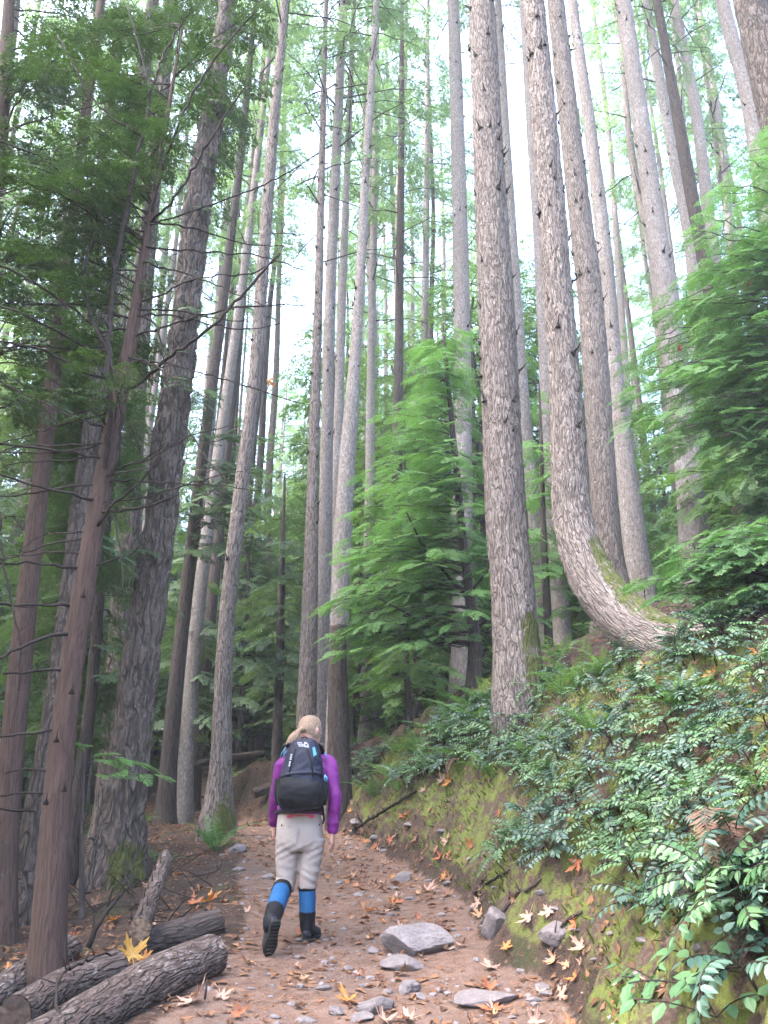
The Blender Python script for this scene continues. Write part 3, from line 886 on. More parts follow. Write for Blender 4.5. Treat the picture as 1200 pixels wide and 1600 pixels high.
def place_sprays(g, rng, items, protos, m=0, tint=(0.15, 0.85)):
    """items: list of (origin, direction, up, size, tint offset)."""
    if not items: return
    by = [[] for _ in protos]
    for it in items: by[rng.integers(len(protos))].append(it)
    for pr, its in zip(protos, by):
        if not its: continue
        O = np.array([i[0] for i in its]); X = np.array([i[1] for i in its]); U = np.array([i[2] for i in its]); s = np.array([i[3] for i in its])
        tt = np.array([i[4] for i in its])
        X = X / np.linalg.norm(X, axis=1)[:, None]
        Yv = np.cross(U, X); Yv /= np.linalg.norm(Yv, axis=1)[:, None] + 1e-9
        Zv = np.cross(X, Yv)
        B = np.stack([X, Yv, Zv], 1) * s[:, None, None]           # rows are axes
        V = np.einsum('qkc,ncd->nqkd', pr, B) + O[:, None, None, :]
        n, q = V.shape[:2]
        t = np.clip(rng.uniform(tint[0], tint[1], (n, 1)) * 0.55 + tt[:, None] * 0.3 + rng.uniform(0, 0.35, (n, q)), 0, 1)
        g.quads(V.reshape(-1, 4, 3), m=m, tint=t.ravel())


def bough(g, rng, rt, tip, items, slen, rad, arch=0.12, start=0.25, dens=0.38, wood=1, tintb=0.5, wseg=5):
    rt = np.asarray(rt, float); tip = np.asarray(tip, float)
    L = np.linalg.norm(tip - rt)
    c = 0.55 * rt + 0.45 * tip + np.array([0, 0, arch * L]) + rng.normal(0, 0.03 * L, 3)
    n = max(6, int(L / 0.15))
    t = np.linspace(0, 1, n)[:, None]
    P = (1 - t) ** 2 * rt + 2 * t * (1 - t) * c + t ** 2 * tip
    P[1:-1] += rng.normal(0, 0.012 * L ** 0.5, (n - 2, 3))
    tube(g, P, rad * (1 - 0.85 * t[:, 0]) + 0.0015, wseg, m=wood, cap=False, tint=0)
    k = start; side = 1
    while k < 1.0:
        i = min(int(k * (n - 1)), n - 2)
        p = P[i] + (P[i + 1] - P[i]) * (k * (n - 1) - i)
        d = P[i + 1] - P[i]; d = d / np.linalg.norm(d)
        h = np.cross(d, [0, 0, 1.0]); h /= np.linalg.norm(h) + 1e-9
        a = side * radians(rng.uniform(25, 65))
        x = d * cos(a) + h * sin(a) + np.array([0, 0, rng.uniform(-.25, .08)])
        u = np.array([0, 0, 1.0]) + rng.normal(0, 0.22, 3)
        items.append((p, x, u, slen * (1.15 - 0.5 * k) * rng.uniform(0.75, 1.2), tintb + rng.uniform(-.2, .2)))
        side = -side
        k += dens * slen / L * rng.uniform(0.7, 1.3)
    d = P[-1] - P[-2]; d /= np.linalg.norm(d)
    items.append((P[-1] - d * slen * 0.15, d, np.array([0, 0, 1.0]), slen * 0.8, tintb + 0.15))


def crown_mesh(seed, Lc, rb, nbr, protos, slen, needles, bark, droop=0.25, pw=0.8, bare=0.12, rad=0.02):
    """A conifer top: z from 0 (lowest branches) to Lc."""
    rng = np.random.default_rng(seed)
    g = Geo(); items = []
    for k in range(nbr):
        f = (k + rng.random()) / nbr
        z = Lc * f ** 0.9
        a = k * 2.399963 + rng.uniform(-.5, .5)
        L = (rb * (1 - f) ** pw + 0.25) * rng.uniform(0.55, 1.15)
        d = np.array([cos(a), sin(a), 0])
        tip = d * L + np.array([0, 0, z - droop * L * rng.uniform(0.2, 1.6) + 0.2 * (f - .4)])
        if f < bare or rng.random() < 0.06:
            P = np.array([[0, 0, z], d * L * .4 + [0, 0, z + .1 * L], d * L * .8 + [0, 0, z + .05 * L]])
            tube(g, P, [rad, rad * .6, .002], 4, m=1, cap=False, tint=0)
            continue
        bough(g, rng, (0, 0, z), tip, items, slen, rad * (0.4 + L / rb * 0.6), arch=0.10, start=0.22, wood=1, wseg=4)
    place_sprays(g, rng, items, protos)
    return g.mesh("crown", [M[needles], M[bark]])


CROWN_MID = [crown_mesh(100 + k, 17, 1.9 + 0.3 * (k % 2), 36, SPR_FAR, 0.5, 'fir_needles', 'bark_dark') for k in range(3)]
CROWN_FAR = [crown_mesh(200 + k, 19, 1.8 + 0.3 * (k % 3), 26, SPR_FAR, 0.7, 'fir_needles', 'bark_dark', rad=0.03) for k in range(4)]
SAPL = [crown_mesh(300 + k, 5.0, 1.5, 64, SPR_FAR, 0.42, 'hemlock', 'bark_dark', droop=0.2, pw=0.7, bare=0.04, rad=0.012) for k in range(4)]
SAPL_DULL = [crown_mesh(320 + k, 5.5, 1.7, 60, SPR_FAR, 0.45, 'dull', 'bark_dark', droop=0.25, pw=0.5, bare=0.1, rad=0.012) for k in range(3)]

crng = np.random.default_rng(77)
for i, key in enumerate(('R1', 'R2', 'R3', 'R4', 'R5', 'R6', 'R7', 'R8', 'R9', 'R10', 'R12', 'R14', 'R15', 'C8', 'C7', 'C6', 'C5', 'C4', 'C3', 'C2', 'C1', 'L6', 'L5', 'L7', 'L8', 'L3', 'L9', 'L10', 'L11', 'L12', 'R13', 'L2')):
    r, P, b = ANCH[key]
    ztop = P[-1, 2]
    Ht = ztop - b[2]
    hc = {'C1': 0.42, 'C2': 0.42, 'C3': 0.44, 'C4': 0.5, 'C5': 0.36, 'C6': 0.33, 'C7': 0.36, 'C8': 0.52, 'L8': 0.42, 'L6': 0.45, 'L12': 0.35, 'R12': 0.8, 'L10': 0.35, 'L11': 0.3, 'R8': 0.45, 'R6': 0.5, 'R7': 0.5, 'L2': 0.5, 'R13': .5, 'R14': .5}.get(key, 0.56)
    z0 = b[2] + Ht * hc
    j = int(np.searchsorted(P[:, 2], z0)); j = min(max(j, 0), len(P) - 1)
    o = part("crown", CROWN_MID[i % 3], r)
    axis = Vector(P[-1, :3] - P[j, :3]); s = axis.length / 17.0
    o.location = tuple(P[j, :3] - b)
    o.rotation_euler = (Matrix.Rotation(0, 3, 'Z') @ axis.to_track_quat('Z', 'Y').to_matrix() @ Matrix.Rotation(crng.uniform(0, 6.28), 3, 'Z')).to_euler()
    wsc = min(s * 1.25, 1.25) * crng.uniform(0.85, 1.1)
    o.scale = (wsc, wsc, s)

# ------------------------------------------------------------------ far trees and understory, copied
def straight_trunk(H, r0, seed, bark, seg=12):
    rng = np.random.default_rng(seed)
    rows = [[0, 0, -0.75, r0 * 1.05]]
    n = 7
    for k in range(1, n + 1):
        t = k / n
        rows.append([rng.normal(0, 0.07), rng.normal(0, 0.07), H * t, r0 * (1 - t) ** 0.8 + 0.015])
    g, P = trunk_geo(np.array(rows), seg, 0.5, 0.0, 10, seed, 0.2)
    return g.mesh("trunk", [M[bark]], True)


FAR = []
CROWN_FULL = [crown_mesh(240 + k, 22, 2.5 + 0.3 * k, 50, SPR_FAR, 0.9, 'fir_needles', 'bark_dark', rad=0.03) for k in range(3)]
for k in range(7):
    H = 31.0 + k % 4
    label = ("slender grey trunk among the far trees, partly screened", "reddish slender trunk among the far trees", "pale slim trunk with a high green crown far back", "dark thin trunk far back between the others",
             "pale thin conifer of the farthest rank, fading in the bright haze", "brownish thin conifer of the farthest rank, fading in the bright haze", "bushy crowned conifer of the farthest rank, fading in the bright haze")[k]
    r = root("conifer_tree", label, "tree", (0, 0, 0), "conifers far back in the wood")
    part("trunk", straight_trunk(H, (0.19, 0.17, 0.15, 0.13, 0.2, 0.18, 0.16)[k], 400 + k, ('bark_pole', 'bark_fir', 'bark_pole', 'bark_dark', 'bark_pole', 'bark_fir', 'bark_pole')[k]), r)
    if k < 4:
        c = part("crown", CROWN_FAR[k], r); c.location = (0, 0, H * 0.47); c.scale = (1, 1, H * 0.53 / 19.0)
    else:
        c = part("crown", CROWN_FULL[k - 4], r); c.location = (0, 0, H * 0.30); c.scale = (1, 1, H * 0.70 / 22.0)
    FAR.append(r)

brng = np.random.default_rng(2024)
spots = []
while len(spots) < 205:
    far = len(spots) >= 88
    px = brng.uniform(-260, 1460)
    if not far and len(spots) >= 72: px = brng.uniform(270, 720)
    if far and brng.random() < 0.4: px = brng.uniform(300, 800)
    Y = brng.uniform(43, 88) if far else 21 + 22 * brng.random()
    x = at(px, 1200, Y)[0]
    if Y < 22 and xl(Y) - 1.0 < x < xr(Y) + 0.6: continue
    if any((x - a) ** 2 + (Y - b) ** 2 < 1.2 ** 2 for a, b, _ in spots): continue
    if not far and (765 < px < 1010 or 410 < px < 495): continue
    spots.append((x, Y, far))
for px, Y in ((797, 41), (822, 52), (846, 46), (834, 60), (806, 66)): spots.append((at(px, 1200, Y)[0], Y, True))
used_proto = set()
for i, (x, Y, far) in enumerate(spots):
    k = 4 + i % 3 if far else i % 4
    o = FAR[k] if k not in used_proto else copy_tree(FAR[k])
    used_proto.add(k)
    s = brng.uniform(0.8, 1.12)
    o.location = (x, Y, Tz(x, Y)); o.scale = (s * brng.uniform(.85, 1.15),) * 2 + (s,)
    o.rotation_euler = (brng.normal(0, 0.015), brng.normal(0, 0.015), brng.uniform(0, 6.28))

SAPS = []
for k in range(7):
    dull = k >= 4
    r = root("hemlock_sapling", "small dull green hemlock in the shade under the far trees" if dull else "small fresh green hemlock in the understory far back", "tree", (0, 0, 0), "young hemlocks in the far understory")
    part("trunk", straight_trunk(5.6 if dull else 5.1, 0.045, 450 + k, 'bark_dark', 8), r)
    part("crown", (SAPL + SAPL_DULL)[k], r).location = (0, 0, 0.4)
    SAPS.append(r)
used_proto = set()
n_ = 0
sspots = []
while n_ < 205:
    tall = n_ >= 90
    px = brng.uniform(-200, 1400); Y = 22 + 45 * brng.random() if tall else 15.5 + 40 * brng.random() ** 1.4
    x = at(px, 1200, Y)[0]
    if n_ >= 165:
        Y = 18.5 + 16 * brng.random(); x = at(brng.uniform(130, 640), 1200, Y)[0]; tall = False
    if Y < 24 and xl(Y) - 1.6 < x < xr(Y) + 0.9: continue
    if 380 < px < 540 and Y < 19: continue
    k = (4 + n_ % 3) if (px < 420 and brng.random() < 0.75) else n_ % 4
    o = SAPS[k] if k not in used_proto else copy_tree(SAPS[k])
    used_proto.add(k)
    s = brng.uniform(0.55, 1.35) * (1.0 if Y < 30 else 1.4)
    if tall: s = brng.uniform(1.5, 2.7)
    o.location = (x, Y, Tz(x, Y) - 0.05); o.scale = (s, s, s * brng.uniform(0.9, 1.25)); o.rotation_euler = (0, 0, brng.uniform(0, 6.28))
    n_ += 1
for k in range(7):
    if k not in used_proto:
        for ch in list(SAPS[k].children): bpy.data.objects.remove(ch)
        bpy.data.objects.remove(SAPS[k])


# unseen conifers added beside the camera to shade the left of the view
orng = np.random.default_rng(5)
for i, (x, y) in enumerate([(-5.0, 1.5), (-6.5, 4.2), (-8.5, 7.0), (-7.5, -0.5), (-10.5, 3.0), (-11, 8.5), (-12.5, 12.0)]):
    o = copy_tree(FAR[i % 4]); s = orng.uniform(.8, 1.0)
    o.location = (x, y, Tz(x, y)); o.scale = (s * 1.2, s * 1.2, s); o.rotation_euler = (0, 0, orng.uniform(0, 6.28))
    o['label'] = "unseen conifer added close beside the path for its shade"; o['group'] = "unseen conifers added for shade beside the viewpoint"

for i, (x, y, s) in enumerate([(-8.3, 4.5, 2.4), (-9.4, 8.5, 2.5), (-11.0, 13.0, 2.6), (-8.0, 0.5, 2.4), (-12.5, 17.5, 2.7)]):  # unseen dense hemlocks added off to the left to block sky light
    o = copy_tree(SAPS[4 + i % 3]); o.location = (x, y, Tz(x, y)); o.scale = (s, s, s); o.rotation_euler = (0, 0, i * 1.3)
    o['label'] = "unseen bushy hemlock added for shade on the lower side of the path"; o['group'] = "unseen bushy hemlocks added for shade below the path"

# ------------------------------------------------------------------ near hemlocks and cedars built bough by bough
def path_fn(P):
    z = P[:, 2]
    return lambda q: np.array([np.interp(q, z, P[:, 0]), np.interp(q, z, P[:, 1]), q])


def tips_in(rng, poly, n, y0, y1):
    return [at(px, py, rng.uniform(y0, y1)) for px, py in sample_poly(rng, poly, n)]


def boughs_on(parent, base_loc, axis, zmax, tips, protos, needles, slen, seed, rad=0.012, rise=0.22, dens=0.38, maxlen=None, bark='bark_dark', name="crown", arch=0.12, start=0.25, zmin=None):
    rng = np.random.default_rng(seed)
    g = Geo(); items = []
    for tip in tips:
        L0 = np.linalg.norm((axis(tip[2]) - tip)[:2])
        z = min(tip[2] + rise * L0 * rng.uniform(0.3, 1.6), zmax)
        if zmin is not None: z = max(z, zmin)
        rt = axis(z)
        if maxlen and L0 > maxlen:
            rt = tip + (rt - tip) * maxlen / L0
        bough(g, rng, rt, tip, items, slen, rad * (0.5 + 0.35 * min(L0, 3)), arch=arch, start=start, dens=dens)
    place_sprays(g, rng, items, protos)
    return part(name, g.mesh(name, [M[needles], M[bark]], offset=base_loc), parent)


frng = np.random.default_rng(9)
# the bright young hemlock in the middle
make_tree('YH', "hemlock_tree", "bright green young hemlock filling the middle between the trunk clump and the tall plated fir", "tree", 'bark_dark', 12.5,
          [(738, 1125, 24), (742, 1010, 20), (735, 940, 16), (722, 830, 13), (708, 680, 9), (698, 580, 6), (692, 505, 3)], 0, seg=16, ds=0.1)
r, P, b = ANCH['YH']
ax = path_fn(P); zt = P[-1, 2]
tp = tips_in(frng, [(690, 500), (745, 560), (770, 760), (785, 900), (700, 960), (600, 960), (520, 905), (530, 800), (575, 690), (620, 590)], 104, 11.2, 13.6)
tp += tips_in(frng, [(520, 880), (560, 860), (600, 960), (530, 1030), (500, 1040)], 10, 11.5, 12.5)
tp += tips_in(frng, [(560, 960), (700, 960), (780, 940), (770, 1010), (600, 1010)], 10, 11.2, 13.0)
tp += tips_in(frng, [(655, 540), (692, 490), (735, 530), (740, 640), (620, 660)], 26, 11.8, 13.2)
tp += tips_in(frng, [(500, 930), (562, 930), (568, 1005), (495, 1010)], 12, 11.8, 12.4)
boughs_on(r, b, ax, zt, tp, SPR_FINE, 'hemlock_bright', 0.42, 21, rad=0.011, rise=0.10, dens=0.36)
for q in ([(742, 1010, 8, 12.5), (690, 995, 6, 12.3), (640, 960, 4, 12.1), (590, 935, 2, 12.0)], [(733, 930, 7, 12.5), (700, 900, 5, 12.3), (660, 850, 4, 12.1), (635, 800, 2, 12.0)],
          [(740, 985, 5, 12.5), (770, 960, 3, 12.4), (790, 940, 2, 12.4)], [(735, 925, 5, 12.5), (765, 890, 3, 12.3)], [(742, 1005, 6, 12.5), (660, 1002, 4, 12.3), (580, 985, 2, 12.2)]):
    px_branch(r, b, q)

# slimmer companion stems under it
make_tree('YS', "hemlock_tree", "thin bare stemmed young hemlock below the bright one's skirt", "tree", 'bark_dark', 13.5,
          [(640, 1165, 11), (634, 1000, 8), (630, 900, 5), (626, 820, 3)], 0, seg=10, ds=0.1)
r, P, b = ANCH['YS']
boughs_on(r, b, path_fn(P), P[-1, 2], tips_in(frng, [(560, 1020), (700, 1010), (720, 1090), (620, 1110), (560, 1080)], 16, 12.8, 14.2), SPR_MID, 'hemlock', 0.4, 22, rad=0.008)

# green mass between the curved fir and the tall straight fir
make_tree('YM', "hemlock_tree", "young hemlock showing between the tall straight fir and the curved fir", "tree", 'bark_dark', 15.0,
          [(858, 1010, 14), (850, 850, 10), (846, 700, 6), (842, 600, 3)], 0, seg=10, ds=0.12)
r, P, b = ANCH['YM']
boughs_on(r, b, path_fn(P), P[-1, 2], tips_in(frng, [(842, 590), (880, 700), (905, 900), (830, 980), (800, 900), (820, 700)], 34, 14.0, 15.8), SPR_MID, 'hemlock_bright', 0.5, 23, rad=0.009)

# hemlocks leaning in on the right
def off_tree(key, label, Y, pts, polys, protos, needles, slen, seed, H=0, name="hemlock_tree", bark='bark_dark', rise=0.22, dens=0.38, maxlen=None, rad=0.012):
    make_tree(key, name, label, "tree", bark, Y, pts, H, seg=20, ds=0.12, amp=0.004)
    r, P, b = ANCH[key]
    tp = []
    for poly, n, y0, y1 in polys:
        tp += tips_in(frng, poly, n, y0, y1)
    boughs_on(r, b, path_fn(P), P[-1, 2], tp, protos, needles, slen, seed, rise=rise, dens=dens, maxlen=maxlen, rad=rad)


off_tree('HA', "leafy green hemlock whose layered boughs fill the upper slope beside the tall pale firs", 9.0,
         [(1330, 1000, 44), (1316, 700, 36), (1300, 400, 28), (1285, 180, 18), (1278, 60, 8)],
         [([(1210, 190), (1130, 240), (1075, 330), (1065, 430), (1010, 470), (975, 560), (1050, 640), (1210, 660)], 92, 7.8, 10.4),
          ([(960, 590), (1060, 560), (1210, 600), (1210, 760), (1080, 720), (960, 680)], 44, 7.8, 9.6)],
         SPR_FINE, 'hemlock_mid', 0.42, 31, rise=0.18)
off_tree('HB', "lower hemlock reaching out over the Oregon grape at the edge of the slope", 6.6,
         [(1330, 1050, 30), (1320, 900, 24), (1310, 760, 16), (1305, 690, 8)],
         [([(985, 900), (1075, 830), (1130, 815), (1215, 850), (1215, 960), (1100, 950), (1020, 945)], 34, 5.9, 7.0),
          ([(1060, 860), (1100, 815), (1130, 850), (1110, 890)], 5, 6.0, 6.4)],
         SPR_MID, 'hemlock_mid', 0.30, 32, rise=0.05)
off_tree('HC', "shaded hemlock behind the boughs around the dark brown trunk", 12.5,
         [(1260, 960, 30), (1250, 700, 22), (1244, 500, 12), (1240, 420, 6)],
         [([(1000, 700), (1210, 680), (1210, 850), (1060, 850), (1000, 820)], 36, 11.0, 13.5)],
         SPR_MID, 'hemlock', 0.5, 33)

# leafy cedar tops over the near left
r, P, b = ANCH['CED']
tp = tips_in(frng, [(60, 40), (300, 0), (400, 20), (385, 120), (330, 190), (250, 250), (240, 330), (120, 320), (60, 200)], 26, 5.4, 6.8)
tp += tips_in(frng, [(0, 230), (150, 240), (170, 400), (0, 430)], 14, 5.2, 6.4)
tp += tips_in(frng, [(0, 430), (180, 420), (300, 520), (260, 640), (0, 660)], 16, 5.3, 6.6)
tp += [at(130, 190, 5.5), at(115, 215, 5.5), at(150, 205, 5.55), at(255, 175, 5.6), at(270, 200, 5.6)]
boughs_on(r, b, path_fn(P), P[-1, 2], tp, SPR_MID, 'cedar', 0.34, 41, rad=0.008, rise=-0.25, dens=0.42, bark='twig')
off_tree('CB', "broad dark cedar whose leafy boughs crowd the upper corner above the bare twigs", 8.2,
         [(-90, 1400, 50), (-60, 900, 42), (-30, 500, 34), (0, 200, 24), (20, -60, 14)],
         [([(0, 0), (230, 0), (330, 60), (250, 160), (190, 330), (150, 430), (0, 460)], 38, 6.6, 9.6),
          ([(0, 440), (190, 430), (180, 560), (150, 640), (0, 660)], 20, 7.0, 9.8)],
         SPR_FAR, 'cedar', 0.5, 42, name="cedar_tree", bark='bark_cedar', rise=0.1, dens=0.36, H=16)
r, P, b = ANCH['L3']
boughs_on(r, b, path_fn(P), P[-1, 2], tips_in(frng, [(0, 560), (190, 540), (240, 640), (225, 760), (180, 900), (0, 880)], 46, 8.8, 11.5), SPR_MID, 'dull', 0.5, 43, rise=0.1, name="low_boughs", maxlen=2.2)
r, P, b = ANCH['L4']
boughs_on(r, b, path_fn(P), P[-1, 2], tips_in(frng, [(0, 880), (200, 860), (260, 900), (230, 1120), (110, 1180), (0, 1200)], 40, 10.2, 13.0), SPR_MID, 'dull', 0.5, 44, rise=0.1, maxlen=2.2)
r, P, b = ANCH['L9']
boughs_on(r, b, path_fn(P), P[-1, 2], tips_in(frng, [(120, 0), (330, 0), (330, 160), (260, 420), (150, 430)], 26, 12.0, 15.5), SPR_FAR, 'cedar', 0.6, 147, rise=0.2, maxlen=2.6, name='low_boughs')
r, P, b = ANCH['L7']
boughs_on(r, b, path_fn(P), P[-1, 2], tips_in(frng, [(250, 560), (420, 620), (430, 720), (400, 860), (280, 900), (250, 800)], 26, 13.5, 16.5), SPR_MID, 'cedar', 0.5, 45, rise=0.15, name="low_boughs", maxlen=2.5)
r, P, b = ANCH['L5']
tp = tips_in(frng, [(230, 0), (420, 0), (420, 120), (385, 330), (330, 340), (250, 200)], 30, 9.0, 12.0)
boughs_on(r, b, path_fn(P), P[-1, 2], tp, SPR_FAR, 'cedar', 0.5, 146, rise=0.25, maxlen=2.4, name='upper_boughs')
tp = [at(px, py, 9.6 + frng.uniform(-.3, .6)) for px, py in ((345, 250), (330, 265), (300, 300), (285, 590), (300, 560), (330, 610), (272, 640), (235, 760), (300, 480), (330, 130), (370, 170), (380, 250), (200, 860), (345, 330), (320, 170), (360, 90), (390, 60), (340, 40), (300, 130), (290, 200))]
boughs_on(r, b, path_fn(P), P[-1, 2], tp, SPR_FINE, 'cedar', 0.3, 46, rise=0.3, name="low_boughs", rad=0.006)
# one light spray held out in front of the old fir's foot
make_tree('LS', "hemlock_sapling", "single light green hemlock spray held out before the massive old fir's foot", "tree", 'bark_dark', 8.6,
          [(128, 1392, 8), (128, 1300, 7), (132, 1220, 5), (134, 1170, 3)], 0, seg=8, ds=0.08)
r, P, b = ANCH['LS']
boughs_on(r, b, path_fn(P), P[-1, 2], [at(248, 1210, 8.3), at(225, 1192, 8.5), at(205, 1188, 8.7), at(120, 1160, 8.8)], SPR_FINE, 'hemlock_bright', 0.3, 47, rise=0.0, rad=0.005)
# grey-green hemlock behind the leaning fir
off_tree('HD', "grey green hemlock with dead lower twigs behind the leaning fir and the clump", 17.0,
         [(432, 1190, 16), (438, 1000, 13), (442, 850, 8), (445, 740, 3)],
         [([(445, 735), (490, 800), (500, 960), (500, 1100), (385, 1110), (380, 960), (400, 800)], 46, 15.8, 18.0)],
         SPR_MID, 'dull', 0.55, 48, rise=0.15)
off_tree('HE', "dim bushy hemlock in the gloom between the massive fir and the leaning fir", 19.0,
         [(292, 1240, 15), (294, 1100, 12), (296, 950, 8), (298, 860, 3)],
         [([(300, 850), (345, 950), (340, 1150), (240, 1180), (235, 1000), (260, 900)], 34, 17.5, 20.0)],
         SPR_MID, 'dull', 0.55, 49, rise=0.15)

# ------------------------------------------------------------------ ferns
def frond_geo(rng, L, n=24, wmax=0.085, arch=0.5, m=0, tb=0.5):
    g = Geo()
    t = np.linspace(0, 1, 24)
    el0 = radians(rng.uniform(50, 68))
    ang = el0 - arch * 2.3 * t
    dx = np.cos(ang); dz = np.sin(ang)
    x = np.concatenate([[0], np.cumsum(dx[:-1])]) * L / 24; z = np.concatenate([[0], np.cumsum(dz[:-1])]) * L / 24
    bend = rng.uniform(-.25, .25)
    y = bend * L * t ** 2
    P = np.stack([x, y, z], 1)
    tube(g, P, 0.0035 * (1 - t) + 0.0008, 4, m=m, cap=False, tint=0.2)
    Q = []; tt = []
    for i in range(n):
        u = 0.12 + 0.87 * (i + 0.5) / n
        k = u * 23; a = int(k); p = P[a] + (P[min(a + 1, 23)] - P[a]) * (k - a)
        d = P[min(a + 1, 23)] - P[a]; d /= np.linalg.norm(d)
        s = np.cross(d, [0, 1.0, 0]); s /= np.linalg.norm(s)
        lat = np.cross(s, d)
        ln = wmax * (min(1, u / 0.25) ** 0.6) * (1 - max(0, u - 0.35) / 0.66) ** 0.8 + 0.006
        for sd in (-1, 1):
            v = lat * sd + d * 0.35 - s * sd * 0 + np.array([0, 0, -0.25 + rng.uniform(-.12, .12)])
            v /= np.linalg.norm(v)
            w_ = d * 0.0085 * (0.6 + 0.5 * ln / wmax)
            Q.append([p - w_, p + v * ln * 0.55 - w_ * 0.8, p + v * ln, p + v * ln * 0.5 + w_])
            tt.append(np.clip(tb + rng.uniform(-.3, .3), 0, 1))
    g.quads(Q, m=m, tint=tt)
    return g


FROND = [frond_geo(np.random.default_rng(600 + k), 0.62 + 0.06 * (k % 3), arch=(0.42, 0.55, 0.65, 0.5)[k % 4]).mesh("frond", [M['fern']]) for k in range(5)]
FROND_DEAD = [frond_geo(np.random.default_rng(640 + k), 0.5, arch=0.95).mesh("frond", [M['fern_dead']]) for k in range(2)]


def fern(px, py, size, label, n=11, seed=0, group=None, dead=0, face=None):
    p = ground(px, py)
    rng = np.random.default_rng(seed + int(px))
    r = root("fern", label, "fern", p, group)
    for k in range(n):
        a = 2 * pi * k / n + rng.uniform(-.3, .3)
        o = part("frond", FROND[rng.integers(5)], r)
        s = size * rng.uniform(0.75, 1.15)
        o.scale = (s, s * 1.1, s)
        o.rotation_euler = (rng.uniform(-.2, .2), rng.uniform(-.25, .25), a)
    for k in range(dead):
        o = part("frond", FROND_DEAD[rng.integers(2)], r, "withered brown frond")
        o.scale = (size,) * 3; o.rotation_euler = (0, radians(25), rng.uniform(3.4, 6.0))
    return r


fern(334, 1332, 1.15, "light green sword fern spreading at the left edge of the trail by the leaning fir", 12, 1)
FP = [(745, 1135, 1.25, "tall fern on the crest left of the plated fir's foot"), (700, 1160, 1.2, "fern on the crest beyond the mossy slope, second below the plated fir"),
      (655, 1185, 1.15, "fern halfway down the crest toward the walker"), (770, 1112, 1.15, "fern tucked against the plated fir's foot"),
      (610, 1215, 1.0, "low fern near the dark foot of the leaning clump trunk"), (585, 1245, .85, "small fern where the embankment meets the trail by the walker"),
      (680, 1205, .9, "small fern above the bright moss patches"), (905, 1075, .95, "fern under the overhanging foot of the curved fir"),
      (880, 1090, .9, "small fern between the plated fir and the curved fir"), (950, 1060, .8, "fern below the mossy curve of the bent trunk"),
      (625, 1180, .9, "dim fern at the back of the crest"), (835, 1185, .75, "fern among the shiny shrubs straight below the plated fir"), (930, 1150, .75, "fern among the shiny shrubs straight below the bent trunk"), (1060, 1110, .7, "bright fern high among the shrubs toward the frame edge"), (770, 1215, .8, "fern hanging over the right end of the bright moss"), (1000, 1235, .6, "small fern deep in the middle of the shrub slope"), (720, 1190, .95, "fern drooping over the bright moss with a withered frond")]
for i, (px, py, s, lb) in enumerate(FP):
    fern(px, py, s, lb, 10, 10 + i, dead=1 if 'withered' in lb else 0)
# withered brown sword fern hanging at the right edge
p = ground(1120, 1330)
r = root("dead_fern", "withered brown fern hanging down the embankment among Oregon grape", "fern", p + np.array([0, 0, 0.12]))
rng = np.random.default_rng(5)
for k in range(7):
    o = part("frond", FROND_DEAD[k % 2], r)
    o.scale = (0.75, 0.9, 0.8); o.rotation_euler = (rng.uniform(-.2, .2), radians(35 + 8 * k), radians(-115 + 14 * k))

# ------------------------------------------------------------------ Oregon grape and salal on the embankment
def leaflet(p, d, s, ln, wd, fold, n):
    """A pointed oval folded along the midrib; d along the leaf, s sideways, n its normal."""
    f = n * fold * wd
    m1 = p + d * ln * 0.5 - f; tip = p + d * ln - f * 1.6; t0 = p + d * ln * 0.96 - f * 1.5
    out = []
    for sd in (-1, 1):
        e1 = p + d * ln * 0.20 + s * sd * wd * 0.86; e2 = p + d * ln * 0.58 + s * sd * wd * 0.88 - f * 0.3
        out += [[p, e1, e2, m1], [m1, e2, tip, t0]] if sd > 0 else [[p, m1, e2, e1], [m1, t0, tip, e2]]
    return out


